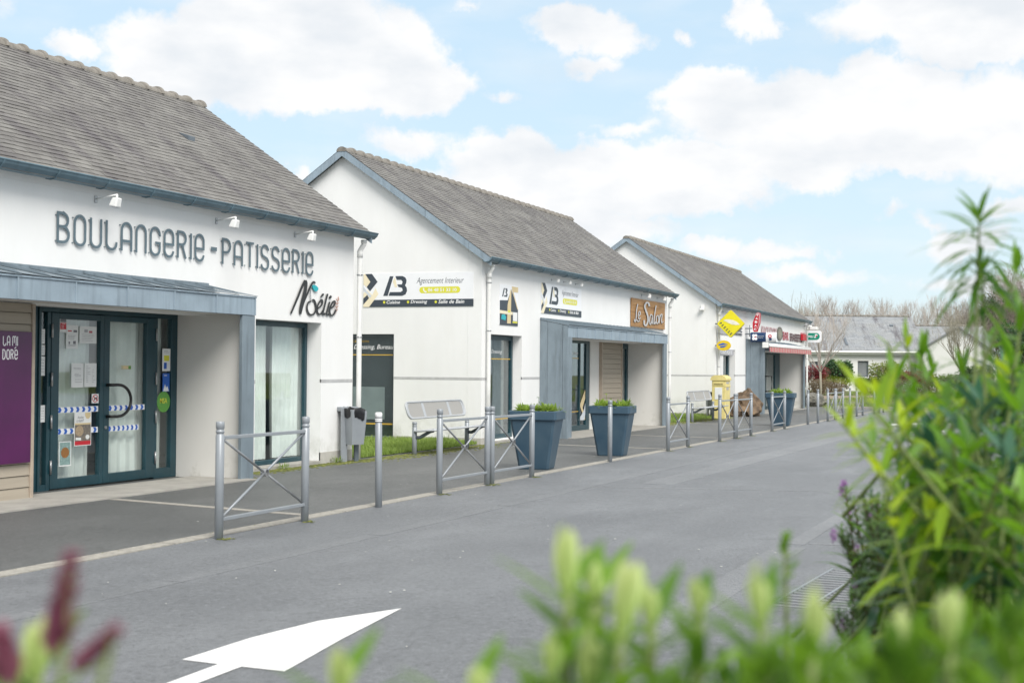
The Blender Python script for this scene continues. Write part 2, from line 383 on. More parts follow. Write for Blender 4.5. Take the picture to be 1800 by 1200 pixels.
PLANTER = mat('planter_blue', (.028, .066, .105), .5, .2, 3, col2=(.055, .098, .135), bump=.15, streak=.0)
SOIL = mat('potting_soil', (.05, .035, .025), .95)
CHAR = mat('charcoal_print', (.048, .062, .08), .5, .03); GOLD = mat('gold_print', (.72, .58, .33), .5, .08, 3); GOLDL = mat('pale_gold_print', (.85, .76, .55), .5, .05)
YEL = mat('yellow_print', (.70, .68, .06), .5, .03); SIGNW = mat('sign_white', (.84, .85, .87), .4, .02); PGREY = mat('print_grey', (.42, .42, .44), .6, .05)
SILV = mat('silver_print', (.62, .66, .7), .4, .05)
PYEL = mat('press_yellow', (.82, .72, .02), .35, .06); POSTY = mat('post_yellow', (.80, .56, .02), .4, .06)
BOXY = mat('letterbox_yellow', (.78, .66, .27), .5, .12, 4, streak=.15); RED = mat('sign_red', (.55, .015, .03), .4, .08); PINK = mat('faded_red', (.52, .12, .15), .6, .1)
PALEP = mat('faded_pink', (.62, .40, .42), .6, .1)
NAVY = mat('navy_print', (.012, .045, .13), .3, .1); BLUE = mat('blue_print', (.02, .12, .5), .4, .05); GREEN = mat('green_print', (.0, .26, .17), .35, .05)
TURQ = mat('turquoise', (.01, .42, .47), .4, .05); LEAFG = mat('sticker_green', (.12, .36, .06), .5, .2, 40)
PURP = mat('purple_panel', (.095, .008, .085), .28, .25, 1.2, col2=(.05, .006, .05))
WOODS = mat('sign_wood', (.44, .25, .10), .6, .2, 3, sc=(.4, 1, 5), bump=.2, col2=(.24, .12, .045))
PAPER = mat('paper', (.78, .79, .78), .7, .03); INK = mat('ink', (.22, .22, .24), .7); WHEAT = mat('wheat_print', (.50, .30, .24), .6)
BROWN = mat('food_print', (.40, .17, .04), .6, .5, 60, col2=(.16, .08, .03)); PHOTO = mat('photo_print', (.05, .05, .05), .5, .5, 55, col2=(.32, .27, .22))
ORN = mat('gold_line', (.62, .40, .06), .5)
# ------------------------------------------------------------------ ground
ASPH = asphaltmat('road_asphalt', (.134, .142, .151), (.186, .195, .205), .42)
PAVE = asphaltmat('footway_asphalt', (.092, .096, .094), (.13, .134, .131), .5)
def sheet(name, pts, m, lift, kind='structure', label=None, cat=None):
    mb = MB(); mb.extr([(x, y, gz(x)+lift-.02) for x, y in pts], (0, 0, .02)); o = mb.build(name, m); tag(o, label, cat, None, kind); return o
g = MB()
for i in range(40):
    for j in range(16):
        xs = [-60 + 22*i, -60 + 22*(i+1)]; ys = [-170 + 22*j, -170 + 22*(j+1)]
        g.poly([(xs[0], ys[0], gz(xs[0])), (xs[1], ys[0], gz(xs[1])), (xs[1], ys[1], gz(xs[1])), (xs[0], ys[1], gz(xs[0]))])
tag(g.build('road', ASPH), kind='structure')
YL = 6.95      # back of the line of setts
sheet('pavement', [(-8, YL), (64.5, 6.95), (64.5, 14), (20.6, 14), (20.6, 24), (-8, 24)], PAVE, .004)
LINEM = mat('pale_setts', (.40, .38, .335), .85, .2, 22, bump=.4, bscale=40)
mk = MB()
def strip(mb, x0, y0, x1, y1, w, lift=.008, th=.01):
    L_ = math.hypot(x1-x0, y1-y0); nx, ny = -(y1-y0)/L_*w/2, (x1-x0)/L_*w/2; n = max(1, int(L_/3))
    for i in range(n):
        a = i/n; b = (i+1)/n - .0005
        P = [(x0+(x1-x0)*a+nx, y0+(y1-y0)*a+ny), (x0+(x1-x0)*a-nx, y0+(y1-y0)*a-ny), (x0+(x1-x0)*b-nx, y0+(y1-y0)*b-ny), (x0+(x1-x0)*b+nx, y0+(y1-y0)*b+ny)]
        mb.extr([(x, y, gz(x)+lift-th) for x, y in P][::-1], (0, 0, th))
strip(mk, -8, 6.9, 64, 6.86, .17)
for (a, b) in (((13.08, 9.72), (12.5, 7.0)), ((26.9, 10.2), (26.3, 7.0)), ((31.8, 9.72), (31.4, 7.0)), ((40.2, 10.0), (39.9, 7.0)), ((8.1, 7.0), (6.7, 9.7)), ((52, 9.7), (51.6, 7.0))):
    strip(mk, *a, *b, .13)
tag(mk.build('pavement_line', LINEM), kind='structure')
# old joints and resurfaced strips of the road
PATCH = asphaltmat('pale_asphalt', (.165, .173, .182), (.218, .226, .235), .4)
mk = MB(); 
strip(mk, 18, 4.9, 60, 4.35, .45, .0025, .006); strip(mk, 12.2, 2.1, 30, 2.0, .16, .0025, .006); strip(mk, 5, 2.15, 12.0, 2.1, .26, .0025, .006)
strip(mk, 17.2, 5.5, 19.2, -2.5, .08, .0035, .006); strip(mk, 12.3, 2.0, 13.2, -2.5, .08, .0035, .006)
tag(mk.build('road_joint', PATCH), kind='structure')
GUT = asphaltmat('drain_channel', (.150, .158, .167), (.20, .208, .217), .35)
mk = MB(); strip(mk, 5.2, 5.66, 60, 5.30, .16, .0025, .006)
tag(mk.build('gutter_line', GUT), kind='structure')
PAINT = mat('road_paint', (.80, .80, .79), .7, .08, 9, bump=.3, bscale=120)
_nt = PAINT.node_tree; _b = [n for n in _nt.nodes if n.type == 'BSDF_PRINCIPLED'][0]; _s = _b.inputs['Base Color'].links[0].from_socket
_c = _mix(_nt, _ramp(_nt, _noise(_nt, 70, 4, .75), .64, .70), _s, (.30, .30, .30)); _c = _mix(_nt, _ramp(_nt, _noise(_nt, 1.6, 5, .7, (.5, 2, 1)), .52, .8), _c, (.60, .60, .58)); _nt.links.new(_c, _b.inputs['Base Color'])
ar = MB()
tip = (705, 1070); pts = [tip, (560, 1092), (440, 1122), (321, 1160), (385, 1167.8)]
P1 = [grd(*p) for p in pts]; P2 = [grd(352, 1200), grd(424, 1172), grd(500, 1180.6), grd(600, 1124)]
dv = (P1[4] - grd(297.6, 1200)).normalized(); sl = grd(385, 1167.8) - dv*1.9; sr = grd(424, 1172) - dv*1.9
poly = P1 + [sl, sr] + P2[1:]
ar.extr([(p.x, p.y, gz(p.x)+.003) for p in poly], (0, 0, .003))
tag(ar.build('road_arrow', PAINT), kind='structure')
fm = MB()
for (a, b, c, d) in ((1560, 745, 1700, 741), (1600, 757, 1660, 756)):
    q = [grd(a, b), grd(c, d), grd(c, d+3), grd(a, b+3)]; fm.extr([(p.x, p.y, gz(p.x)+.003) for p in q][::-1], (0, 0, .003))
tag(fm.build('road_marking', PAINT), kind='structure')

# small loose litter on the asphalt: petals and bits of gravel
st = MB(); r2 = random.Random(5)
for i in range(130):
    x = r2.uniform(6, 34); y = r2.uniform(2, 9.4); s = r2.uniform(.004, .011); a = r2.uniform(0, pi)
    z = gz(x)+.008; st.extr([(x+s*cos(a+k*2*pi/5)*r2.uniform(.6,1.2), y+s*sin(a+k*2*pi/5)*r2.uniform(.6,1.2), z) for k in range(5)], (0, 0, .003))
tag(st.build('petals', mat('pale_petal', (.62, .62, .58), .8)), 'tiny pale petals and grit scattered over the asphalt', 'litter', kind='stuff')

# ------------------------------------------------------------------ buildings
YF = 10.6; YC = 9.95; YR = 11.05; YRD = 13.65; ZR = 5.88; SLOPE = .697; ZE = 3.42; DEPTH = 6.1
def zroof(y): return ZR - abs(y - YRD)*SLOPE
def cells(mb, us, vs, solid, emit, w0, w1):
    """wall as a grid of cells; solid(i,j) -> bool; emit(u,v,w) -> 3D"""
    nu, nv = len(us)-1, len(vs)-1
    S = lambda i, j: 0 <= i < nu and 0 <= j < nv and solid((us[i]+us[i+1])/2, (vs[j]+vs[j+1])/2)
    for i in range(nu):
        for j in range(nv):
            if not S(i, j): continue
            a, b, c, d = us[i], us[i+1], vs[j], vs[j+1]
            mb.poly([emit(a,c,w0), emit(b,c,w0), emit(b,d,w0), emit(a,d,w0)]); mb.poly([emit(a,c,w1), emit(a,d,w1), emit(b,d,w1), emit(b,c,w1)])
            if not S(i-1, j): mb.poly([emit(a,c,w0), emit(a,d,w0), emit(a,d,w1), emit(a,c,w1)])
            if not S(i+1, j): mb.poly([emit(b,c,w0), emit(b,c,w1), emit(b,d,w1), emit(b,d,w0)])
            if not S(i, j-1): mb.poly([emit(a,c,w0), emit(a,c,w1), emit(b,c,w1), emit(b,c,w0)])
            if not S(i, j+1): mb.poly([emit(a,d,w0), emit(b,d,w0), emit(b,d,w1), emit(a,d,w1)])
def slates(mb, x0, x1, seed, y_e, z_e, y_r, z_r, ex=.125, w=.24):
    r = random.Random(seed); L_ = math.hypot(y_r-y_e, z_r-z_e); ty, tz = (y_r-y_e)/L_, (z_r-z_e)/L_; ny, nz = -tz, ty
    if y_r < y_e: ny = -ny
    if nz < 0: ny, nz = -ny, -nz
    rows = int(L_/ex)+1
    for k in range(rows):
        s0 = k*ex; s1 = min(s0+ex*1.05, L_); off = (k % 2)*w/2; x = x0 - off
        rowt = r.uniform(-.1, .1)
        while x < x1-.01:
            a = max(x, x0)+.003; b = min(x+w, x1)-.003; x += w
            if b-a < .02: continue
            mb.tint = min(1, max(0, .5+rowt*.6+r.gauss(0, .15))); h = .0075+r.uniform(0, .005); e = r.uniform(-.005, .005)
            def p(X, s, hh): return (X, y_e+ty*s+ny*hh, z_e+tz*s+nz*hh)
            A = [p(a, s0+e, h), p(b, s0+e+r.uniform(-.003,.003), h+r.uniform(-.002,.003)), p(b, s1, .002), p(a, s1, .002)]
            mb.poly(A); mb.poly([p(a, s0+e, -.002), p(b, s0+e, -.002), A[1], A[0]])
            mb.poly([A[0], A[3], p(a, s0+e, -.002)]); mb.poly([A[1], p(b, s0+e, -.002), A[2]])
    mb.tint = .5
def frame(mb, x0, x1, z0, z1, y, fw, fd=.07, b=.005):
    mb.bbox(x0, y, z0, x0+fw, y+fd, z1, b); mb.bbox(x1-fw, y, z0, x1, y+fd, z1, b)
    mb.bbox(x0+fw+.001, y+.002, z1-fw, x1-fw-.001, y+fd-.002, z1, b); mb.bbox(x0+fw+.001, y+.002, z0, x1-fw-.001, y+fd-.002, z0+fw, b)
def curtain(mb, x0, x1, z0, z1, y, amp=.03, wl=.13, seed=1):
    r = random.Random(seed); n = max(6, int((x1-x0)/.012)); ph = r.uniform(0, 6)
    cols = []
    for i in range(n+1):
        t = i/n; x = x0+(x1-x0)*t
        yy = y + amp*sin(2*pi*x/wl+ph+1.6*sin(x*5.3+ph)) + amp*.4*sin(2*pi*x/(wl*.43)+ph*2)
        cols.append([mb.vert((x + (.01*sin(z*3+ph) if 0 < i < n else 0), yy + amp*.3*sin(z*2+x*4), z)) for z in (z0, z0+(z1-z0)*.35, z0+(z1-z0)*.7, z1)])
    mb.smooth = True
    for a, b in zip(cols, cols[1:]):
        for k in range(3): mb.face([a[k], b[k], b[k+1], a[k+1]])
    mb.smooth = False
def gutter(mb, x0, x1, zt, seg=.82):
    prof = [(10.50, zt-.085), (10.44, zt-.098), (10.37, zt-.09), (10.315, zt-.04), (10.30, zt), (10.325, zt), (10.34, zt-.035), (10.375, zt-.075), (10.44, zt-.085), (10.50, zt-.07)]
    mb.extr([(x0, y, z) for y, z in prof], (x1-x0, 0, 0))
    bead = [(x0-.001, 10.305, zt), (x1+.001, 10.305, zt)]; mb.tube(bead, .011, 8)
    x = x0+seg*.6
    while x < x1:
        o = .011; pr = [(y-o*.6, z-o) for y, z in prof[:5]]
        mb.extr([(x, y, z) for y, z in pr+[(10.33, zt+.001), (10.345, zt-.035), (10.47, zt-.08)]], (.022, 0, 0)); x += seg*(1+.08*sin(x*7))
RIDGED = mat('ridge_joint_shade', (.07, .065, .06), .9)  # dark ring in the groove after each tile collar, its shadow painted in
def soffit_strip(mb, x0, x1, zt): mb.box(x0, 10.42, zt-.069, x1, 10.599, zt-.06)
def ridge(mb, x0, x1, pitch=.40):
    n = int((x1-x0)/pitch); L_ = (x1-x0)/n; r = random.Random(3)
    for i in range(n):
        a = x0+i*L_; b = a+L_+.02; dz = r.uniform(-.004, .004)
        def arc(x, R, k=10):
            return [mb.vert((x, YRD+R*1.22*cos(pi*j/k), ZR-.072+dz+R*sin(pi*j/k))) for j in range(k+1)]
        mb.smooth = True
        def bridge(A, B):
            for j in range(len(A)-1): mb.face([A[j], A[j+1], B[j+1], B[j]])
        R = [arc(a, .094), arc(b-.05, .10)]
        bridge(R[0], R[1]); C1 = [arc(b-.06, .10), arc(b-.056, .128), arc(b-.02, .130)]
        for A, B in zip(C1, C1[1:]): bridge(A, B)
        mb.cur = 1; C1 = [arc(b-.02, .130), arc(b-.012, .112), arc(b+.004, .10)]
        for A, B in zip(C1, C1[1:]): bridge(A, B)
        mb.cur = 0
        mb.smooth = False
    for x, s in ((x0, -1), (x1+.02, 1)):
        mb.poly([(x, YRD+.120*cos(pi*j/10), ZR-.074+.10*sin(pi*j/10)) for j in range(11)])
def barge(O, rf, x, side, seg=.42):
    """folded zinc strip under the verge, front and rear slopes; side -1 faces the camera"""
    for s in (-1, 1):
        mb = MB(O); L_ = 3.3; c = SLOPE
        n = int(L_/seg)
        for i in range(n):
            y0 = YRD+s*(L_*i/n+ (.0 if i else 0)); y1 = YRD+s*(L_*(i+1)/n-.004)
            z0, z1 = zroof(y0), zroof(y1); lap = .003*(i % 2)
            P = [(x+side*lap, y0, z0-.012), (x+side*lap, y1, z1-.012), (x+side*lap, y1, z1-.165), (x+side*lap, y0, z0-.165)]
            mb.extr(P, (side*.03, 0, 0))
        mb.build('barge_strip', ZINCL, rf)
def seamed(mb, pts_fn, n, rib=.012): pass
def porch(root, x0, x1, left_side, flash_end, O, segs, zt=2.33, zb=2.10):
    """projecting zinc canopy with side walls"""
    f = MB(O); n = segs; w = (x1-x0)/n; r = random.Random(int(x0))
    for i in range(n):
        a = x0+i*w+.006; b = x0+(i+1)*w-.008; e = .007*(i % 2)
        f.bbox(a, YC-.002-e, zb, b, YC+.035, zt, .004); f.bbox(b-.016, YC-.020, zb+.003, b+.004, YC+.0, zt-.003, .002)
    f.box(x0, YC+.04, zb+.002, x1, YC+.05, zt-.004)
    f.bbox(x0-.01, YC-.022, zt-.002, x1+.01, YC+.02, zt+.022, .004)
    fas = f.build('canopy_fascia', ZINCL, root)
    f = MB(O); n2 = n*2; w = (x1-x0)/n2
    for i in range(n2):
        a = x0+i*w; b = a+w+.02; h = .012
        f.extr([(a, YC-.03, zt+.024+h), (b, YC-.03, zt+.024), (b, YF, zt+.155), (a, YF, zt+.155+h)], (0, 0, .006))
        f.extr([(a+.0, YC-.03, zt+.03+h), (a+.0, YF, zt+.16+h), (a, YF, zt+.19+h), (a, YC+.05, zt+.062+h)], (.012, 0, 0))
    f.build('canopy_roof', ZINC, root)
    f = MB(O); x = x0
    while x < flash_end:
        b = min(x+1.25, flash_end); f.bbox(x, YF-.03, zt+.13, b-.003, YF-.003, zt+.20, .003); x = b
    f.build('flashing', ZINC, root)
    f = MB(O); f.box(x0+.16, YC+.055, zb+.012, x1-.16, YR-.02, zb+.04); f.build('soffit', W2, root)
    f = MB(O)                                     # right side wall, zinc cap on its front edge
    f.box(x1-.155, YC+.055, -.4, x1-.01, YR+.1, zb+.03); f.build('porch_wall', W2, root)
    f = MB(O); f.bbox(x1-.30, YC, gz(x1), x1+.004, YC+.05, zb-.002, .004); f.bbox(x1-.006, YC+.052, gz(x1), x1+.008, YF-.003, zb+.2, .003); f.build('zinc_pillar', ZINC, root)
    f = MB(O)
    f.box(x0+.012, YC+.055, -.4, x0+.14, YR+.1, zb+.02)
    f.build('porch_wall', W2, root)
    f = MB(O); 
    if left_side:
        ys = [YC, YC+.12, YC+.47, YF-.003]
        for k in range(3):
            ya_, yb_ = ys[k]+.003, ys[k+1]-.003; e = .003*(k % 2); zf = lambda y: zt+.022+(y-YC)*.2
            f.extr([(x0-.02-e, ya_, gz(x0)), (x0-.02-e, ya_, zf(ya_)), (x0-.02-e, yb_, zf(yb_)), (x0-.02-e, yb_, gz(x0))], (.03+e, 0, 0))
        f.extr([(x0-.03, YC-.02, zt+.023), (x0-.03, YC-.02, zt+.045), (x0-.03, YF-.003, zt+.18), (x0-.03, YF-.003, zt+.158)], (.05, 0, 0))
    f.bbox(x0-.026, YC-.006, gz(x0), x0+.26, YC+.045, zb-.002, .004)
    f.build('zinc_pillar', ZINC, root)

def shop(name, label, x0, x1, px0, px1, win, gablewin, first=False):
    O = (x0, YF, gz((x0+x1)/2)); zb = O[2]-.25
    root = empty(name, O, label, 'building', 'single-storey shops with slate roofs')
    w = MB(O)
    # front wall
    us = sorted({x0, x1, px0+.02, px1-.02, *[u for q in win for u in (q[0], q[1])]}); vs = sorted({zb, 0.0-.03, 2.10, ZE+.02, *[q[2] for q in win]})
    def solid(u, v):
        if px0+.02 < u < px1-.02 and v < 2.1: return False
        for q in win:
            if q[0] < u < q[1] and q[2] < v < 2.1: return False
        return True
    cells(w, us, vs, solid, lambda u, v, d: (u, d, v), YF, YF+.30)
    # gable walls
    for X, sgn in ((x0, 1), (x1, -1)):
        us = [YF+.302, YF+DEPTH]; ho = []
        if sgn == 1 and gablewin: ho = [gablewin]; us = [YF+.302, gablewin[0], gablewin[1], YF+DEPTH]
        cells(w, us, [zb, -.03, 2.09, ZE], lambda u, v: not any(h[0] < u < h[1] and -.03 < v < 2.09 for h in ho), lambda u, v, d: (d, u, v), X, X+sgn*.3)
        w.extr([(X, YF+.302, ZE), (X, YF+.302, zroof(YF+.302)-.12), (X, YRD, ZR-.12), (X, YF+DEPTH, zroof(YF+DEPTH)-.12), (X, YF+DEPTH, ZE)], (sgn*.3, 0, 0))
    for X in (x0, x1-.3): w.extr([(X, YF+.3, ZE+.02), (X, YF, ZE+.02), (X, YF, zroof(YF)-.125), (X, YF+.3, zroof(YF+.3)-.125)], (.3, 0, 0))
    w.box(x0, YF+DEPTH-.0, zb, x1, YF+DEPTH+.2, ZE)
    w.extr([(x0+.3, YF, ZE+.021), (x0+.3, YF, zroof(YF)-.13), (x0+.3, YF+.3, zroof(YF+.3)-.13), (x0+.3, YF+.3, ZE+.021)], (x1-x0-.6, 0, 0))
    w.build('wall', W_, root)
    # thin joint strip and plinth
    segs = []; cuts = sorted([(px0, px1)]+[(q[0], q[1]) for q in win if q[2] < 1.19]); u = x0
    for a, b in cuts:
        if a > u: segs.append((u, a))
        u = b
    if u < x1: segs.append((u, x1))
    for a, b in segs:
        ea = -.004 if a == x0 else .0; 
        j = MB(O); p = MB(O); j.box(a+ea, YF-.004, 1.185, b, YF+.02, 1.235); p.box(a+ea*2, YF-.007, zb+.1, b, YF+.02, O[2]+.16); j.build('joint_strip', JOINT, root); p.build('plinth', PLINTH, root)
    g0 = [(YF+.025, gablewin[0]), (gablewin[1], YF+DEPTH)] if gablewin else [(YF+.025, YF+DEPTH)]
    for a, b in g0:
        j = MB(O); p = MB(O); j.box(x0-.004, a, 1.185, x0+.02, b, 1.235); p.box(x0-.007, a, zb+.1, x0+.02, b, O[2]+.16); j.build('joint_strip', JOINT, root); p.build('plinth', PLINTH, root)
    # roof
    r = MB(O)
    ye = 10.36; yb = 2*YRD-ye
    for s, yy in ((1, ye), (-1, yb)):
        r.extr([(x0-.1, yy, zroof(yy)-.09), (x0-.1, YRD, ZR-.09), (x0-.1, YRD, ZR-.006), (x0-.1, yy, zroof(yy)-.006)], (x1-x0+.2, 0, 0))
    slates(r, x0-.16, x1+.16, int(x0*3)+1, ye-.02, zroof(ye-.02), YRD, ZR, .113 if x0 < 40 else .12, .22)
    slates(r, x0-.16, x1+.16, int(x0*3)+2, yb, zroof(yb), YRD, ZR, .25, .5)
    rf = r.build('roof', SLATE, root)
    rg = MB(O); ridge(rg, x0-.17, x1+.15); rg.build('ridge_tiles', [RIDGE, RIDGED], rf)
    barge(O, rf, x0-.13, -1); barge(O, rf, x1+.13, 1)
    gt = MB(O); gutter(gt, x0-.22, x1+.28, 3.585); gt.build('gutter', ZINCD, root); gt = MB(O); soffit_strip(gt, x0-.1, x1+.1, 3.585); gt.build('eaves_board', W_, root)
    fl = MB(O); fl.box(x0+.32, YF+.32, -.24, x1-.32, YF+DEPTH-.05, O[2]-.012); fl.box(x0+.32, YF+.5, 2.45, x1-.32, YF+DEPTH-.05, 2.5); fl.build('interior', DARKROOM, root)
    return root, O
def downpipe(root, O, x, y=10.52, zbot=0, neck=True, clips=(1.9, 2.9)):
    m = MB(O)
    m.tube([(x, 10.46, 3.46), (x, 10.46, 3.40), (x, y, 3.30), (x, y, 3.2), (x, y, 1.1), (x, y, zbot)], .042, 12)
    m.tube([(x, 10.46, 3.47), (x, 10.46, 3.42)], .05, 12); m.tube([(x, y, 3.30), (x, y, 3.19)], .049, 12)
    p = m.build('downpipe', PVC, root)
    for z in clips: c = MB(O); c.tube([(x, y, z), (x, y, z+.02)], .051, 12); c.build('clip', BARE, p)

# --- bakery
b1, O1 = shop('shop_building', 'nearest slate-roofed shop, the bakery, with double glass door under a zinc canopy', 6.6, 20.42, 9.0, 16.36, [(17.45, 19.37, -.03)], None)
porch(b1, 9.0, 16.36, False, 16.22, O1, 8)
downpipe(b1, O1, 20.50, 10.53, gz(20))
def X_(px, Y): return fac(px, 700, Y).x
# shop window right of the porch with its curtain
m = MB(O1); frame(m, 17.46, 19.365, -.02, 2.095, 10.84, .075); wf = m.build('window', TEAL, b1)
m = MB(O1); m.box(17.53, 10.865, .05, 19.295, 10.873, 2.02); m.build('glass', GLASS, wf)
m = MB(O1); curtain(m, X_(474, 11.0), 19.5, .06, 2.05, 11.0, .03, .16, 4); m.build('curtain', CURT, wf)
m = MB(O1); curtain(m, 17.4, X_(463, 11.0), .06, 2.05, 10.99, .025, .12, 5); m.build('curtain', CURT, wf)
m = MB(O1); m.bbox(17.452, 10.585, -.09, 19.368, 10.839, -.012, .005); m.build('window_sill', CONC, wf)
# entrance: frame with two leaves and sidelights
xa, xb, xm, xc, xd = X_(68, YR), X_(88, YR), X_(181, YR), X_(271, YR), X_(319, YR)
m = MB(O1)
m.bbox(xa-.6, YR+.02, -.05, xa, YR+.10, 2.14, .004)
m.bbox(xa+.36-.0, YR-.0, 2.05, xd, YR+.08, 2.14, .004)
m.bbox(xa, YR, -.05, xa+.04, YR+.08, 2.14, .004); m.bbox(xa+.04, YR+.002, 2.05, xa+.36, YR+.078, 2.14, .004); m.bbox(xa+.04, YR+.002, -.05, xb-.04, YR+.078, .03, .004)
m.bbox(xb-.06, YR-.004, -.05, xb, YR+.084, 2.05, .004)
xs1, xs2 = X_(276, YR), X_(301, YR)
m.bbox(xc+.01, YR-.004, -.05, xs1, YR+.084, 2.05, .004); m.bbox(xs2, YR, -.05, xd+.05, YR+.08, 2.05, .004)
m.bbox(xs1+.001, YR+.002, -.05, xs2-.001, YR+.078, .08, .004)
fr1 = m.build('door_frame', TEAL, b1)
m = MB(O1); m.box(xa+.03, YR+.03, .02, xb-.05, YR+.038, 2.06); m.build('glass', GLASS, fr1)
m = MB(O1); m.box(xs1-.01, YR+.03, .07, xs2+.01, YR+.038, 2.06); m.build('glass', GLASS, fr1)
for (a, b, g0, g1, hx) in ((xb+.006, xm-.003, X_(102, YR), X_(174.5, YR), xb), (xm+.003, xc+.002, X_(191, YR), X_(256, YR), xc)):
    m = MB(O1)
    m.bbox(a, YR-.012, -.03, g0, YR+.055, 2.045, .005); m.bbox(g1, YR-.012, -.03, b, YR+.055, 2.045, .005)
    m.bbox(g0+.001, YR-.010, -.03, g1-.001, YR+.053, .085, .005); m.bbox(g0+.001, YR-.010, 1.975, g1-.001, YR+.053, 2.045, .005)
    dr = m.build('door', TEAL, b1)
    q = MB(O1); q.box(g0-.01, YR+.02, .08, g1+.01, YR+.028, 1.98); q.build('glass', GLASS, dr)
    for k, z in enumerate((.15, .68, 1.18, 1.75)):
        q = MB(O1); q.tube([(hx+(.0 if hx == xb else .01), YR-.022, z), (hx+(.0 if hx == xb else .01), YR-.022, z+.16)], .014, 8); q.build('hinge', BARE, dr)
    t = MB(O1)                                   # chevron safety tape on the pane, two bands
    t2 = MB(O1)
    for zz in (.86, .605):
        L_ = (g1-g0)*(1 if (zz > .7 or hx == xb) else .84)
        t.box(g0+.004, YR+.012, zz, g0+L_-.004, YR+.0145, zz+.068)
        n = 7; s = L_/n
        for i in range(n):
            x = g0+.012+i*s; h = .068
            t2.extr([(x, YR+.011, zz+.003), (x+s*.42, YR+.011, zz+.003), (x+s*.62, YR+.011, zz+h/2), (x+s*.42, YR+.011, zz+h-.003), (x, YR+.011, zz+h-.003), (x+s*.2, YR+.011, zz+h/2)], (0, -.001, 0))
    tp = t.build('safety_tape', SIGNW, dr); t2.build('chevron', BLUE, tp)
    if hx == xc:
        q = MB(O1); hxx = X_(186, YR); 
        pa = [(hxx, YR-.012, 1.185), (hxx, YR-.09, 1.185)]
        for i in range(13): a = pi/2-pi*i/12; pa.append((hxx+.21+.17*cos(a)-.0*i, YR-.095, .99+.195*sin(a)))
        pa = [(hxx, YR-.01, 1.185), (hxx+.01, YR-.09, 1.186), (hxx+.10, YR-.095, 1.187)] + [(hxx+.12+.26*cos(a), YR-.097, .99+.197*sin(a)) for a in [pi/2-pi*i/14 for i in range(1, 14)]] + [(hxx+.10, YR-.095, .793), (hxx+.01, YR-.09, .794), (hxx, YR-.01, .795)]
        q.tube(pa, .019, 10); q.build('handle', BLACK, dr)
        q = MB(O1); q.tube([(hxx-.02, YR-.025, .66), (hxx-.02, YR-.011, .66)], .02, 12); q.build('lock', BARE, dr)
for (a, b, z0, z1, yy, sd_) in ((X_(86, 11.2), X_(158, 11.2), .05, 2.0, 11.22, 2), (X_(183, 11.2), X_(262, 11.2), .05, 2.06, 11.2, 3), (X_(262, 11.2), X_(287, 11.2), .05, 2.06, 11.24, 8), (X_(60, 11.2), X_(76, 11.2), 1.2, 2.06, 11.2, 9)):
    m = MB(O1); curtain(m, a, b, z0, z1, yy, .018, .22, sd_); m.build('curtain', CURT, fr1)
m = MB(O1); m.extr([(6.9, YR-.25, gz(10)-.06), (xd+.5, YR-.25, gz(16)-.06), (xd+.5, YR+.25, gz(16)-.06), (6.9, YR+.25, gz(10)-.06)], (0, 0, .045)); m.build('threshold', CONC, b1)
m = MB(O1); m.extr([(7.0, 9.72, gz(7)-.1), (16.2, 9.80, gz(16.2)-.1), (16.2, YR-.25, gz(16.2)-.1), (7.0, YR-.25, gz(7)-.1)], (0, 0, .118)); m.build('step', CONC, b1)
# timber cladding left of the door
def cladding(root, O, x0, x1, y, z0, z1, bh=.127, trim=1, right=True):
    m = MB(O); z = z0
    while z < z1-.02:
        t = min(z+bh-.008, z1)
        m.extr([(x0, y-.014, z), (x0, y-.002, t), (x0, y+.03, t), (x0, y+.03, z)], (x1-x0, 0, 0)); z += bh
    m.box(x0, y+.032, z0, x1, y+.05, z1)
    c = m.build('cladding', TIMB, root)
    t = MB(O); t.bbox(x1+.002, y-.03, z0, x1+.05, y+(.5 if right else .06), z1, .004); t.build('corner_trim', TIMBE, c)
    if trim == 2: t = MB(O); t.bbox(x0-.06, y-.03, z0, x0-.002, y+.06, z1, .004); t.build('corner_trim', TIMBE, c)
cladding(b1, O1, 9.2, 12.69, 10.56, -.03, 2.10)
# --- kitchen fitter and hairdresser
b2, O2 = shop('shop_building', 'middle slate-roofed shop with the kitchen fitter and the hairdresser Le Salon', 25.88, 39.98, 29.25, 37.58, [(26.3, 28.12, -.03)], (12.51, 13.9))
porch(b2, 29.25, 37.58, True, 33.6, O2, 13)
downpipe(b2, O2, 26.08, 10.53, gz(26), clips=(2.15, 3.1)); downpipe(b2, O2, 40.08, 10.53, gz(40))
m = MB(O2); frame(m, 26.31, 28.11, -.03, 2.09, 10.80, .09); wf = m.build('window', TEAL, b2)
m = MB(O2); m.box(26.39, 10.83, .05, 28.03, 10.838, 2.01); m.build('glass', GLASS, wf)
FILM = mat('grey_window_film', (.115, .125, .135), .35, .1); FILML = mat('light_grey_panel', (.22, .235, .245), .5, .15, 2)
m = MB(O2); m.box(27.25, 10.9, -.03, 27.85, 10.92, 2.0); m.build('panel', FILML, wf)
m = MB(O2); m.box(26.4, 10.824, 1.60, 28.02, 10.8285, 1.62); m.box(26.4, 10.824, .36, 28.02, 10.8285, .38); m.build('gold_line', ORN, wf)
m = MB(O2); text(m, 'Cuisine, Dressing', lambda u, v, d: (u, 10.826-d, v), 26.35, 1.70, 27.55, 1.80, .001, 0, .35); m.build('lettering', WHITEB, wf)
m = MB(O2); m.bbox(26.25, 10.5, -.15, 28.15, 10.82, -.04, .005); m.build('window_sill', CONC, wf)
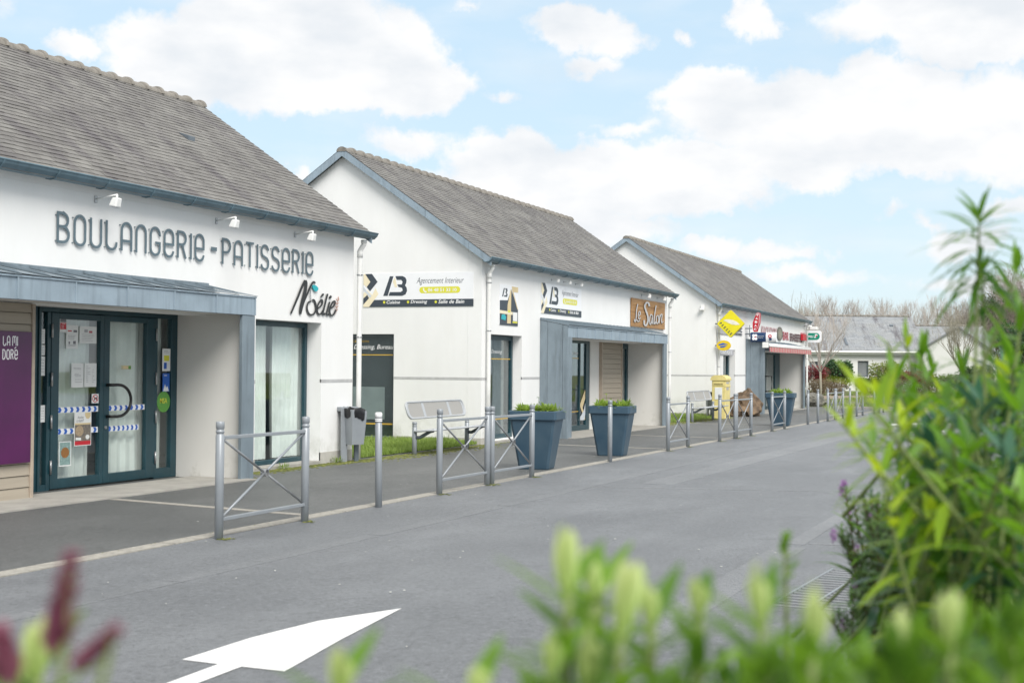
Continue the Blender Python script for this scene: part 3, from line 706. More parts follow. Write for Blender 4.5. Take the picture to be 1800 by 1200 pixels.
# window in the gable
gw = MB(O2); X = O2[0]
gw.bbox(X+.07, 12.515, -.03, X+.12, 12.56, 2.085); gw.bbox(X+.07, 13.85, -.03, X+.12, 13.895, 2.085); gw.bbox(X+.071, 12.561, 2.04, X+.119, 13.849, 2.085); gw.bbox(X+.071, 12.561, -.03, X+.119, 13.849, .03)
gwo = gw.build('window', STEELD, b2)
m = MB(O2); m.box(X+.09, 12.55, 0, X+.098, 13.86, 2.06); m.build('glass', GLASSD, gwo)
m = MB(O2); m.box(X+.17, 12.5, 0, X+.18, 13.9, 2.06); m.build('film', FILM, gwo)
m = MB(O2); m.box(X+.15, 12.78, .36, X+.16, 13.5, 1.02); m.build('marble_print', mat('marble_print', (.50, .52, .52), .5, .1, 3, col2=(.36, .38, .38)), gwo)
m = MB(O2); m.box(X+.084, 12.56, 1.66, X+.088, 13.85, 1.68); m.box(X+.084, 12.56, .26, X+.088, 13.85, .29); m.build('gold_line', ORN, gwo)
m = MB(O2); gfn = lambda u, v, d: (X+.086-d, u, v)
text(m, 'Cuisine, Dressing, Bureau', gfn, 13.9, 1.76, 12.56, 1.88, .002, 0, .35); m.build('lettering', WHITEB, gwo)
m = MB(O2); text(m, 'CONCEPTION', gfn, 13.7, 1.925, 13.12, 1.965, .002, 0, 0); m.build('lettering', ORN, gwo)
# glazing in the porch
m = MB(O2); m.bbox(X_(1030, 11.0), 11.0, -.1, 34.0, 11.08, 2.12, .004); m.bbox(29.5, 11.0, 2.04, X_(1030, 11.0), 11.08, 2.12, .004); m.bbox(29.5, 11.0, -.1, X_(1030, 11.0), 11.08, .03, .004); m.bbox(31.1, 11.0, .03, 31.2, 11.08, 2.04, .004); m.bbox(X_(1019,11), 11.003, .03, X_(1019,11)+.06, 11.08, 2.04, .004)
gl = m.build('window', TEAL, b2)
m = MB(O2); m.box(29.5, 11.03, .0, 33.9, 11.038, 2.08); m.build('glass', GLASS, gl)
m = MB(O2); m.box(29.5, 11.022, 1.66, 33.2, 11.027, 1.68); m.box(29.5, 11.022, .36, 33.2, 11.027, .38); m.build('gold_line', ORN, gl)
m = MB(O2); text(m, 'Cuisine, Salle de Bain', lambda u, v, d: (u, 11.024-d, v), 31.6, 1.74, 33.15, 1.84, .001, 0, .3); m.build('lettering', WHITEB, gl)
def fx(pts, Y): return [tuple(fac(a, b, Y)) for a, b in pts]
m = MB(O2); m.extr(fx([(1019, 712), (1031, 678), (1031, 692), (1024, 716), (1030, 738), (1028, 738)], 11.02), (0, .003, 0)); m.build('gold_chevron', GOLD, gl)
m = MB(O2); m.extr(fx([(1026, 722), (1029, 708), (1031, 716), (1027, 738), (1017, 738)], 11.015), (0, .003, 0)); m.build('grey_chevron', SILV, gl)
m = MB(O2); curtain(m, 32.2, 32.9, .0, 2.04, 11.2, .02, .2, 5); m.build('curtain', FILML, gl)
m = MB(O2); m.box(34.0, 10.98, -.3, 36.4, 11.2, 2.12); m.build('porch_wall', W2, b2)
cladding(b2, O2, X_(1056, 10.95), X_(1090, 10.95), 10.93, -.1, 2.1, .127, 2, False)
m = MB(O2); frame(m, X_(1091, 11), 37.45, -.1, 2.12, 11.0, .16); dr = m.build('door', TEAL, b2)
m = MB(O2); m.box(36.4, 11.03, .0, 37.4, 11.038, 2.08); m.build('glass', GLASS, dr)
m = MB(O2); m.extr([(29.3, 9.80, gz(29.3)-.1), (37.45, 9.80, gz(37.4)-.1), (37.45, 11.0, gz(37.4)-.1), (29.3, 11.0, gz(29.3)-.1)], (0, 0, .118)); m.build('step', CONC, b2)
# --- bar and tobacconist
b3, O3 = shop('shop_building', 'farthest slate-roofed shop, the bar and newsagent, with yellow and red signs', 46.28, 64.0, 51.1, 60.15, [(47.45, 49.3, .0)], None)
porch(b3, 51.1, 60.15, True, 55.5, O3, 13)
downpipe(b3, O3, 46.45, 10.53, gz(46), clips=(1.5, 2.6)); downpipe(b3, O3, 64.1, 10.53, gz(64))
m = MB(O3); frame(m, 47.46, 49.29, .0, 2.09, 10.80, .22); m.bbox(48.3, 10.798, .23, 48.5, 10.87, 1.86); wf = m.build('window', TEAL, b3)
m = MB(O3); m.box(47.6, 10.84, .2, 49.1, 10.848, 1.9); m.build('glass', GLASS, wf)
m = MB(O3); m.bbox(X_(1347, 11), 11.0, -.25, 57.0, 11.08, 2.12, .004); m.bbox(58.95, 10.99, -.25, X_(1370, 11), 11.08, 2.12, .004); m.bbox(57, 11.0, 2.02, 58.94, 11.08, 2.12, .004); m.bbox(57, 11.0, -.25, 58.94, 11.08, -.05, .004); m.bbox(51.3, 11.0, -.25, X_(1346, 11), 11.08, 2.12)
dr = m.build('door', TEAL, b3)
m = MB(O3); m.box(57, 11.03, -.1, 58.94, 11.038, 2.08); m.build('glass', GLASS, dr)
m = MB(O3); m.box(57.0, 11.3, -.1, 58.2, 11.32, 2.0); m.build('curtain', FILML, dr)
m = MB(O3); hx = X_(1353, 10.9); m.tube([(hx-.5, 10.99, 1.15), (hx-.5, 10.9, 1.15), (hx+.4, 10.9, 1.15), (hx+.4, 10.9, .55), (hx-.5, 10.9, .55), (hx-.5, 10.99, .55)], .025, 8); m.build('handle', BLACK, dr)
m = MB(O3); m.extr([(51.2, 9.80, gz(51.2)-.1), (60.0, 9.80, gz(60)-.1), (60.0, 11.0, gz(60)-.1), (51.2, 11.0, gz(51.2)-.1)], (0, 0, .118)); m.build('step', CONC, b3)
# dark slate ventilator on the bakery roof
v = gab(330, 243, 19.6); yv = 12.9
for (px, py, bb, OO) in ((330, 243, b1, O1),):
    for k in range(400):
        t = 12+k*.03; p = fac(px, py, 10.4+.008*k)
        if p.z <= zroof(p.y): break
    m = MB(OO); x, y, z = p.x, p.y, zroof(p.y)
    m.extr([(x-.10, y-.08, z-.045), (x-.10, y+.10, z+.08), (x-.10, y-.08, z+.022)], (.17, 0, 0)); m.build('roof_vent', STEELD, [c for c in bb.children if c.name.startswith('roof')][0])
# ------------------------------------------------------------------ signs and lettering
def top(mb, name, mats, label, cat, group=None): return tag(mb.build(name, mats), label, cat, group)
def arcp(cx, cy, rx, ry, a0, a1, n=10): return [(cx+rx*cos(radians(a0+(a1-a0)*i/n)), cy+ry*sin(radians(a0+(a1-a0)*i/n))) for i in range(n+1)]
R_ = .25
GL = {
 'B': [[(0,0),(0,1),(.22,1)]+arcp(.22,.775,.24,.225,90,-90,8)+[(.03,.55)], [(.2,.55)]+arcp(.22,.29,.28,.26,80,-90,8)+[(0,.03)]],
 'O': [arcp(.25,.74,.25,.26,0,180)+arcp(.25,.22,.25,.22,180,360)+[(.5,.74)]],
 'U': [[(0,1)]+arcp(.25,.24,.25,.24,180,360)+[(.5,1)]],
 'L': [[(0,1)]+arcp(.25,.22,.25,.22,180,360)+[(.5,.27)]],
 'A': [[(0,0)]+arcp(.25,.74,.25,.26,180,0)+[(.5,0)], [(.03,.36),(.47,.36)]],
 'N': [[(0,0)]+arcp(.25,.74,.25,.26,180,0)+[(.5,0)]],
 'G': [[(.5,.70)]+arcp(.25,.74,.25,.26,0,180)+arcp(.25,.24,.25,.24,180,360)+[(.5,.45),(.26,.45)]],
 'E': [[(.03,.46),(.5,.46)]+arcp(.25,.75,.25,.25,0,180)+arcp(.25,.24,.25,.24,180,350)+[(.5,.22)]],
 'R': [[(0,0),(0,1),(.2,1)]+arcp(.22,.76,.24,.24,90,-90,8)+[(.03,.52)], [(.25,.5),(.46,.0)]],
 'P': [[(0,0),(0,1),(.2,1)]+arcp(.22,.74,.26,.26,90,-90,8)+[(.03,.48)]],
 'I': [[(0,0),(0,1)]],
 'T': [[(0,1),(.5,1)], [(.25,.96),(.25,0)]],
 'S': [arcp(.25,.76,.24,.24,10,170)+[(.02,.68),(.1,.56),(.4,.46),(.49,.36)]+arcp(.25,.24,.25,.24,10,-170)],
 'M': [[(0,0)]+arcp(.17,.82,.17,.18,180,0)+[(.34,.3)], [(.34,.8)]+arcp(.51,.82,.17,.18,180,0)+[(.68,0)]],
 'D': [[(0,0),(0,1),(.15,1)]+arcp(.2,.5,.3,.5,90,-90)+[(0,0)]],
 '-': [[(0,.42),(.35,.42)]], '.': [],
}
GW = {'I': .0, 'M': .68, '-': .35}
# bakery name, each letter a plate standing off the wall on small studs
sg = empty('sign_lettering', (16.0, YF, 2.8), 'large grey cut-out letters BOULANGERIE - PATISSERIE on the bakery wall', 'sign')
O_ = (16.0, YF, 2.8)
def word(s, xA, xB, z0, z1, parent, w=.031):
    adv = [GW.get(c, .5) for c in s]; gapw = .27; tot = sum(adv)+gapw*(len(s)-1); k = (xB-xA-w)/tot; x = xA+w/2
    h = z1-z0-w
    for c, a in zip(s, adv):
        m = MB(O_)
        for si, path in enumerate(GL[c]):
            stroke(m, [(x+p[0]*k, z0+w/2+p[1]*h) for p in path], w, lambda u, v, d, si=si: (u, YF-.02-d-si*.0006, v), .009)
        
        if GL[c] and c != '-':
            for zz in (z0+w, z1-w*1.6): m.box(x-w/2-.008, YF-.022, zz, x-w/2+.004, YF, zz+.01)
        m.build('letter', LETTER, parent); x += (a+gapw)*k
word('BOULANGERIE', 13.13, 16.10, 2.80, 3.17, sg); word('-', 16.24, 16.42, 2.84, 3.2, sg, .05); word('PATISSERIE', 16.53, 19.05, 2.795, 3.165, sg)
# handwritten name traced on the wall
ns = MB((19, YF, 2.2))
def nmap(u, v, d): p = fac(490+u/12, 470+v/12, YF-.012-d); return tuple(p)
strokes = [([(258,968),(330,800),(410,610),(490,410),(562,270)], [38,40,44,48,52]), ([(566,272),(582,330),(560,480),(510,690),(470,860),(458,985)], [40,55,68,75,66,40]),
 ([(462,980),(520,760),(600,560),(680,380),(735,305),(775,332)], [34,36,38,40,36,26]),
 ([(682,718),(628,735),(600,810),(606,900),(650,985),(718,993),(772,930),(788,830),(772,735),(738,682),(708,695)], 34),
 ([(815,868),(870,830),(918,765),(922,700),(895,685),(845,750),(815,840),(815,920),(850,990),(900,960),(935,900)], 32),
 ([(1032,555),(1000,680),(960,850),(935,960),(950,990),(985,960)], 36), ([(1075,722),(1040,850),(1012,970),(1030,1000),(1060,975)], 34),
 ([(1080,868),(1140,830),(1190,760),(1180,712),(1135,735),(1085,840),(1075,930),(1105,1012),(1160,985),(1208,890)], 34)]
for k, (p, w) in enumerate(strokes):
    pp = crom([tuple(q) for q in p], 4)
    ww = w if not isinstance(w, list) else [w[min(int(i/4), len(w)-1)]*(1-(i/4) % 1)+w[min(int(i/4)+1, len(w)-1)]*((i/4) % 1) for i in range(len(pp))]
    stroke(ns, pp, ww, lambda u, v, d, k=k: nmap(u, v, d+k*.0006), .009)
for k, pg in enumerate(([(880,635),(930,550),(955,548),(955,585),(920,615)], [(1070,662),(1072,620),(1105,585),(1125,622),(1105,650)])):
    a = [Vector(nmap(u, v, .012)) for u, v in pg]; ns.extr(a, (0, .01, 0))
nso = top(ns, 'sign_lettering', BLACK, 'black handwritten name Noélie beside the shop window, with a turquoise leaf', 'sign')
def part(parent, name, m, fn): mb = MB(parent.location); fn(mb); return mb.build(name, m, parent)
part(nso, 'stem', CHAR, lambda m: stroke(m, crom([(690,425),(672,520),(678,640),(682,715)], 4), 10, lambda u, v, d: nmap(u, v, d+.008), .01))
part(nso, 'leaf', TURQ, lambda m: m.extr([nmap(u, v, .02) for u, v in [(716,385),(740,368),(775,375),(812,402),(838,440),(830,480),(795,508),(765,500),(738,465),(722,430)]], (0, .012, 0)))
def wh(m):
    stroke(m, crom([(1185,1000),(1215,920),(1228,800),(1245,700),(1266,620)], 4), 6, lambda u, v, d: nmap(u, v, d), .006)
    for i, (x, y) in enumerate(((1215,930),(1225,860),(1232,790),(1245,720))):
        for s in (-1, 1): m.extr([nmap(x+s*a, y-b, .012+.001*i) for a, b in ((0,0),(26,26),(34,62),(12,36))], (0, .005, 0))
    m.extr([nmap(a, b, .014) for a, b in ((1258,690),(1272,650),(1266,610),(1252,650))], (0, .005, 0))
part(nso, 'wheat_ear', WHEAT, wh)

# kitchen fitter's banner: local u 0..2.42, v 0..0.68
def sxy(x, y):
    t = (x-82)/1583; yt = 138-36*t; yb = 611-28*t
    return (t, (yb-y)/(yb-yt))
def banner(mapf, W, H, root, O, flip=1):
    """mapf(u,v,d): u along, v up, d proud of the panel"""
    def P(pts, d): return [mapf(sxy(a, b)[0]*W, sxy(a, b)[1]*H, d) for a, b in pts]
    def lay(name, m, polys, d):
        mb = MB(O)
        for k, pg in enumerate(polys):
            a = P(pg, d+.0003*k); b = P(pg, .0); mb.mesh(a+b, [tuple(range(len(a))), tuple(range(2*len(a)-1, len(a)-1, -1))]+[(i, (i+1) % len(a), len(a)+(i+1) % len(a), len(a)+i) for i in range(len(a))])
        return mb.build(name, m, root)
    lay('panel', SIGNW, [[(82,138),(1665,102),(1665,583),(82,611)]], .008)
    lay('dark_band', CHAR, [[(245,508),(1665,478),(1665,583),(165,608.5)]], .0095)
    lay('gold_shape', GOLDL, [[(83,140),(105,140),(186,252),(130,330),(83,290)], [(83,420),(135,360),(215,440),(260,340),(305,425),(168,609),(83,610)]], .0095)
    lay('silver_shape', SILV, [[(83,320),(205,450),(180,480),(83,370)]], .0115)
    lay('dark_shape', CHAR, [[(108,141),(205,137),(290,250),(180,385),(132,325),(186,252)], [(83,490),(140,438),(165,485),(83,575)]], .0125)
    lay('logo_bar', CHAR, [[(375,450),(440,450),(522,170),(470,170)]], .0095)
    lay('logo_gold', GOLDL, [[(512,245),(545,182),(580,325),(545,325)]], .0095)
    b = [(550,168),(640,165)]+[(640+72*sin(radians(a)), 232-67*cos(radians(a))) for a in range(15, 180, 15)][:9]
    lay('logo_letter', CHAR, [[(550,168),(650,165),(695,185),(713,225),(708,265),(690,300),(645,285),(655,245),(635,222),(570,222)],
        [(578,285),(645,284),(692,298),(715,330),(722,375),(700,425),(650,448),(452,448),(472,395),(630,392),(658,370),(650,335),(620,325),(600,325)]], .0095)
    m = MB(O)
    a = [(915+18*0, 318)]
    pill = [(930,318),(1450,306),(1472,320),(1480,350),(1470,385),(1445,398),(930,408),(908,395),(898,362),(908,330)]
    lay('pill', YEL, [pill], .0095)
    def T(name, mt, s, x0, y0, x1, y1, off=.0, sh=0, d=.0112, slope=-.018):
        mb = MB(O)
        def fn(u, v, dd): q = sxy(u, v + (u-x0)*slope); return mapf(q[0]*W, q[1]*H, dd)
        text(mb, s, fn, x0, y0, x1, y1, d, off, sh); return mb.build(name, mt, root)
    T('lettering', WHITEB, '06 48 51 33 10', 1022, 384, 1430, 337, .02)
    T('lettering', CHAR, 'Agencement Interieur', 858, 296, 1530, 186, -.005, .35, .0095)
    T('lettering', WHITEB, 'Cuisine', 425, 562, 622, 516, .015, .25); T('lettering', WHITEB, 'Dressing', 775, 566, 1015, 506, .015, .25); T('lettering', WHITEB, 'Salle de Bain', 1172, 550, 1540, 497, .015, .25)
    lay('dot', YEL, [[(x+17*cos(a*pi/5), y+20*sin(a*pi/5)) for a in range(10)] for x, y in ((390,540),(738,534),(1136,528))], .0115)
    lay('phone_icon', WHITEB, [[(948,340),(960,334),(972,350),(966,362),(985,380),(998,374),(1004,392),(988,400),(960,378)]], .0112)
y0, y1 = 13.20, 10.78; Xg = 25.88
r1 = empty('banner_sign', (Xg, 12, 2.64), 'wide white kitchen fitter banner with AB logo on the gable above the bench', 'sign', 'kitchen fitter banners')
banner(lambda u, v, d: (Xg-.004-d, y0-u, 2.638+v), y0-y1, .675, r1, (Xg, 12, 2.64))
r2_ = empty('banner_sign', (30.6, YF, 2.63), 'white kitchen fitter banner with AB logo on the front wall above the canopy', 'sign', 'kitchen fitter banners')
banner(lambda u, v, d: (29.28+u, YF-.004-d, 2.632+v), 2.80, .672, r2_, (30.6, YF, 2.63))
# upright poster of the kitchen fitter
ps = MB((27.3, YF, 2.3)); ps.box(26.80, YF-.012, 2.30, 27.84, YF-.002, 3.13)
po = top(ps, 'poster', SIGNW, 'upright poster with AB logo, beige stairs and teal chair beside the downpipe', 'poster')
def pl(name, m, pts, d):
    mb = MB(po.location); mb.extr([(26.80+u*1.04, YF-.012-d, 2.30+v*.83) for u, v in pts], (0, d-.0002 if d < .002 else .0015, 0)); return mb.build(name, m, po)
pl('picture', CHAR, [(0,0),(1,0),(1,.42),(.62,.9),(.42,.62),(0,.6)], .0015); pl('picture', GOLD, [(.40,.05),(.6,.05),(.62,.88),(.58,.9),(.42,.5)], .003); pl('picture', GOLDL, [(.0,.28),(.7,.27),(.7,.34),(0,.36)], .0045)
pl('picture', GOLD, [(.64,.98),(1,.98),(1,.84),(.7,.84)], .0015); pl('picture', GOLD, [(.64,.92),(.70,.90),(1,.42),(.96,.42)], .003); pl('picture', TURQ, [(.08,.14),(.3,.12),(.34,.2),(.26,.27),(.1,.25)], .0055)
pl('picture', PAPER, [(.72,.12),(.96,.12),(.96,.34),(.72,.34)], .003); pl('picture', YEL, [(.70,.07),(.97,.07),(.97,.11),(.70,.11)], .003); pl('picture', YEL, [(.44,.32),(.56,.32),(.56,.38),(.44,.38)], .006)
pl('logo', CHAR, [(.12,.70),(.18,.70),(.27,.91),(.21,.91)], .0015); pl('logo', CHAR, [(.29,.91),(.39,.91),(.42,.86),(.37,.81),(.42,.76),(.39,.70),(.22,.70),(.24,.735),(.34,.74),(.34,.79),(.29,.8),(.33,.83),(.33,.87),(.30,.875)], .0015)
# Le Salon wooden board
ws = MB((37.9, YF, 2.5))
for k in range(4): ws.bbox(36.22, YF-.05-.002*(k % 2), 2.545+k*.19, 39.60, YF-.015, 2.545+(k+1)*.19-.003, .004)
ws.box(36.5, YF-.016, 2.6, 36.6, YF, 3.25); ws.box(39.2, YF-.016, 2.6, 39.3, YF, 3.25)
wso = top(ws, 'wooden_sign', WOODS, 'brown wooden board with white script letters reading Le Salon', 'sign')
def lmap(u, v, d): return tuple(fac(860+u/5.4545, 480+v/5.4545, YF-.056-d))
def sal(m):
    S = [([(1424,295),(1412,360),(1408,430),(1400,465),(1392,450),(1408,440),(1425,462),(1445,452)], 9), ([(1430,415),(1448,395),(1446,368),(1434,375),(1430,420),(1438,440),(1452,425)], 8),
      ([(1535,318),(1528,288),(1508,283),(1492,315),(1505,365),(1520,410),(1522,460),(1505,500),(1488,490),(1486,450)], 15),
      ([(1562,405),(1548,398),(1538,440),(1543,490),(1556,470),(1566,405),(1564,470),(1572,488)], 9), ([(1600,310),(1586,400),(1580,470),(1588,485),(1596,465)], 10),
      ([(1618,402),(1604,420),(1602,470),(1614,482),(1626,450),(1622,405)], 9), ([(1638,395),(1634,440),(1630,480)], 8), ([(1634,430),(1648,395),(1658,400),(1652,450),(1656,476),(1668,460)], 8)]
    for k, (p, w) in enumerate(S): stroke(m, crom(p, 4), w, lambda u, v, d, k=k: lmap(u, v, d+.0007*k), .018)
part(wso, 'lettering', mat('silver_letters', (.60, .58, .58), .35, .05, metal=.2), sal)
# bar: raised lettering, round emblem, plaques
bl = MB((57, YF, 2.9)); wf3 = lambda u, v, d: (u, YF-.02-d, v)
def tx(mb, s, u0, v0, u1, v1, off=.02):
    vs, fs = text_geo(s, off, 0); vv = [wf3(u0+(u1-u0)*a, v0+(v1-v0)*b, .01) for a, b in vs]; mb.mesh(vv, fs); mb.mesh([(p[0], p[1]+.025, p[2]) for p in vv], [f[::-1] for f in fs])
tx(bl, 'KAOUDAN', 53.9, 2.72, 57.0, 3.08)
blo = top(bl, 'sign_lettering', PALEP, 'faded pink raised letters behind the red tobacconist sign', 'sign')
bl = MB((60, YF, 2.7)); tx(bl, 'BAR', 58.45, 2.64, 59.75, 2.98); bro = top(bl, 'sign_lettering', PINK, 'red and dark letters reading BAR BRASSERIE right of the round emblem', 'sign')
m = MB(bro.location); tx(m, 'BRASSERIE', 60.05, 2.62, 63.1, 2.96); m.build('lettering', mat('dark_red_letters', (.16, .09, .1), .6), bro)
em = MB((57.7, YF, 2.8)); em.extr([(57.68+.62*cos(a*pi/12), YF-.04, 2.87+.28*sin(a*pi/12)) for a in range(24)], (0, .03, 0)); emo = top(em, 'round_emblem', mat('bronze_print', (.20, .19, .16), .5, .3, 20), 'dark round emblem between the two rows of bar letters', 'emblem')
m = MB(emo.location); m.extr([(57.68+.40*cos(a*pi/12), YF-.043, 2.87+.19*sin(a*pi/12)) for a in range(24)], (0, .004, 0)); m.build('inner_disc', mat('emblem_gold', (.36, .34, .26), .5, .3, 20), emo)
gp = MB((46.9, YF, 2.6)); gp.bbox(46.62, YF-.03, 2.60, 48.6, YF-.003, 3.12); gpo = top(gp, 'plaque', PGREY, 'plain grey plaque on the wall behind the yellow diamond', 'plaque')
m = MB((48.9, YF, 2.5)); tx(m, 'TABAC', 48.9, 2.74, 50.4, 2.9); tx(m, 'PRESSE', 48.9, 2.62, 50.4, 2.70); top(m, 'sign_lettering', CHAR, 'small dark letters on the wall half hidden behind the yellow diamond', 'sign')
gp = MB((47.5, YF, 1.9)); gp.bbox(46.62, YF-.03, 1.90, 48.95, YF-.003, 2.10); gpo = top(gp, 'plaque', PGREY, 'long grey plaque above the narrow window under the yellow oval', 'plaque')
m = MB(gpo.location); text(m, 'POINT POSTE', lambda u, v, d: (u, YF-.031-d, v), 46.8, 1.94, 48.7, 2.05, .001, .01); m.build('lettering', SIGNW, gpo)
# PRESSE diamond
Xp = 46.2; cy, cz, rr = 10.075, 2.918, .454
def gfun(X): return lambda u, v, d: (X-d, u, v)
def dia(r, X0, X1, mb, rad=.05):
    pts = []
    for k in range(4):
        a = pi/2*k+pi/2
        cx, cz_ = cy+(r-rad*1.4)*cos(a), cz+(r-rad*1.4)*sin(a)
        for t in (-40, -20, 0, 20, 40): pts.append((X0, cx+rad*cos(a+radians(t)), cz_+rad*sin(a+radians(t))))
    mb.extr(pts, (X1-X0, 0, 0))
m = MB((Xp, cy, cz)); dia(rr, Xp-.06, Xp+.06, m); dp = top(m, 'diamond_sign', PYEL, 'yellow diamond sign reading PRESSE with a white quill', 'sign')
m = MB(dp.location); dia(rr*1.03, Xp-.045, Xp+.045, m); m.build('rim', mat('rim_yellow', (.55, .48, .03), .4), dp)
def pm(u, v, d=.064): p = gab(1250+u/17.14, 535+v/17.14, Xp); return (Xp-d, p.y, p.z)
m = MB(dp.location); m.extr([pm(a, b) for a, b in [(370,490),(450,450),(560,450),(680,475),(790,525),(880,610),(760,622),(640,605),(520,555),(440,510)]], (.003, 0, 0)); m.build('quill', mat('quill_white', (.85, .82, .7), .4), dp)
m = MB(dp.location)
ea = Vector((.70, .714)); nb = Vector((.714, -.70))
for c_, t_ in zip('PRESSE', range(6)):
    vs, fs = text_geo(c_, .035, 0); C_ = Vector((300, 572))+(Vector((612, 890))-Vector((300, 572)))*t_/5
    m.mesh([pm(*(C_+ea*(a-.5)*50+nb*(b-.5)*84)) for a, b in vs], fs)
m.build('lettering', CHAR, dp)
m = MB(dp.location); m.tube([(Xp, cy+.3, cz), (Xp, YF, cz)], .02, 8); m.build('bracket', STEELD, dp)
# post office oval
Xo, yo, zo = 46.2, 10.31, 2.206
m = MB((Xo, yo, zo)); m.extr([(Xo-.04, yo+.235*cos(a*pi/12), zo+.168*sin(a*pi/12)) for a in range(24)], (.08, 0, 0)); po_ = top(m, 'oval_sign', POSTY, 'yellow oval post sign with a blue bird mark, under the diamond', 'sign')
m = MB(po_.location); m.extr([(Xo-.046, yo+a, zo+b) for a, b in ((.17,.035),(.02,.085),(-.15,.035),(-.03,.03),(.02,.012),(.16,.0))], (.004, 0, 0)); m.extr([(Xo-.046, yo+a, zo+b) for a, b in ((.12,-.03),(-.12,.01),(-.03,-.06),(.10,-.075))], (.004, 0, 0)); m.build('bird_mark', BLUE, po_)
m = MB(po_.location); m.tube([(Xo, yo+.2, zo), (Xo, YF, zo)], .02, 8); m.build('bracket', STEELD, po_)
# tobacconist red lozenge and lottery box on the same bracket
Xt = 51.0
def tm(u, v, d): p = gab(1250+u/17.14, 535+v/17.14, Xt); return (Xt-d, p.y, p.z)
m = MB((Xt, 10.2, 3.1)); out = [(1350,330),(1365,265),(1420,240),(1475,262),(1485,330),(1478,560),(1420,740),(1395,825),(1290,825),(1262,700),(1262,560),(1300,450)]
m.extr([tm(a, b, .07) for a, b in out], (.14, 0, 0)); ta = top(m, 'tobacco_sign', RED, 'tall red lozenge sign reading TABAC above the dark blue box', 'sign')
m = MB(ta.location)
for c, (x, y, h) in zip('TABAC', ((1402,325,55),(1385,425,65),(1368,530,70),(1352,640,65),(1342,745,70))):
    vs, fs = text_geo(c, .04, 0); m.mesh([tm(x-38+76*a, y+h/2-h*b, .074) for a, b in vs], fs)
m.build('lettering', WHITEB, ta)
m = MB(ta.location); m.extr([tm(a, b, .072) for a, b in ((1352,335),(1368,270),(1420,246),(1470,266),(1478,330),(1472,560),(1416,735),(1400,735),(1445,560),(1452,330),(1420,290),(1385,300))], (.001, 0, 0)); m.build('pale_edge', PALEP, ta)
m = MB(ta.location); m.tube([(Xt, 10.35, 2.9), (Xt, YF, 2.9)], .018, 8); m.tube([(Xt, 10.44, 2.6), (Xt, 10.44, 3.02)], .016, 8); m.build('bracket', STEELD, ta)
m = MB((Xt, 9.9, 2.58)); ya, yb, za, zb_ = 10.39, 9.47, 2.41, 2.755
prof = [(Xt-.09*cos(t*pi/8-pi/2+.0)-.02, 2.583+.172*sin(t*pi/8-pi/2)) for t in range(9)]
m.extr([(x, ya, z) for x, z in prof]+[(Xt+.06, ya, zb_), (Xt+.06, ya, za)], (0, yb-ya, 0)); fd = top(m, 'lottery_sign', NAVY, 'dark blue box sign with a four-leaf clover and a white end', 'sign')
m = MB(fd.location)
m.extr([(x-.006 if 0 < i < 8 else x, ya-.56, z) for i, (x, z) in enumerate(prof)]+[(Xt+.062, ya-.56, zb_+.001), (Xt+.062, ya-.56, za-.001)], (0, yb-ya+.555, 0)); m.build('white_end', SIGNW, fd)
def fm_(y, z, e=.116): return (Xt-e-.0, y, z)
m = MB(fd.location)
for k in range(4):
    a = pi/4+k*pi/2; c = (10.23+.062*cos(a), 2.585+.075*sin(a)); m.extr([(Xt-.118-.0008*k, c[0]+.052*cos(t*pi/5), c[1]+.058*sin(t*pi/5)) for t in range(10)], (.02, 0, 0))
m.build('clover', SIGNW, fd)
m = MB(fd.location); m.extr([(Xt-.123, 10.19+.018*cos(t*pi/4), 2.59+.03*sin(t*pi/4)) for t in range(8)], (.01, 0, 0)); m.build('clover_heart', RED, fd)
m = MB(fd.location); text(m, 'FRANCAISE', gfun(Xt-.118), 10.12, 2.60, 9.90, 2.635, .001, .01); text(m, 'DES JEUX', gfun(Xt-.118), 10.12, 2.54, 9.92, 2.575, .001, .01); m.build('lettering', SILV, fd)
m = MB(fd.location); m.extr([(Xt-.124, 9.68+.065*cos(t*pi/8), 2.62+.065*sin(t*pi/8)) for t in range(16)], (.01, 0, 0)); m.build('red_disc', RED, fd)
m = MB(fd.location); m.extr([(Xt-.127, 9.68+.03*cos(t*pi/8), 2.62+.03*sin(t*pi/8)) for t in range(16)], (.004, 0, 0)); m.build('disc_centre', SIGNW, fd)
m = MB(fd.location); m.extr([(Xt-.121, 9.68+a, 2.54+b) for a, b in ((.04,.02),(-.06,.02),(-.07,-.06),(.02,-.09))], (.005, 0, 0)); m.build('blue_patch', NAVY, fd)
m = MB(fd.location); m.tube([(Xt, 10.39, 2.70), (Xt, YF, 2.70)], .022, 8); m.build('bracket', STEELD, fd)
# betting shop sign at the far corner
Xm = 64.5
def rrect(X0, X1, ya, yb, za, zb, r, mb, k=5):
    pts = []
    for (cy_, cz_, a0) in ((yb-r, zb-r, 0), (ya+r, zb-r, 90), (ya+r, za+r, 180), (yb-r, za+r, 270)):
        for i in range(k+1): a = radians(a0+90*i/k); pts.append((X0, cy_+r*cos(a), cz_+r*sin(a)))
    mb.extr(pts, (X1-X0, 0, 0))
m = MB((Xm, 10.3, 2.9)); rrect(Xm-.08, Xm+.08, 9.955, 10.69, 2.645, 3.18, .12, m); pmu = top(m, 'betting_sign', SIGNW, 'white rounded box sign with a green pill reading PMU at the far corner', 'sign')
m = MB(pmu.location); rrect(Xm-.0835, Xm-.08, 10.02, 10.64, 2.76, 3.07, .154, m, 8); m.build('green_pill', GREEN, pmu)
m = MB(pmu.location); text(m, 'PMU', gfun(Xm-.085), 10.59, 2.855, 10.30, 2.96, .001, .03, .25); m.build('lettering', SIGNW, pmu)
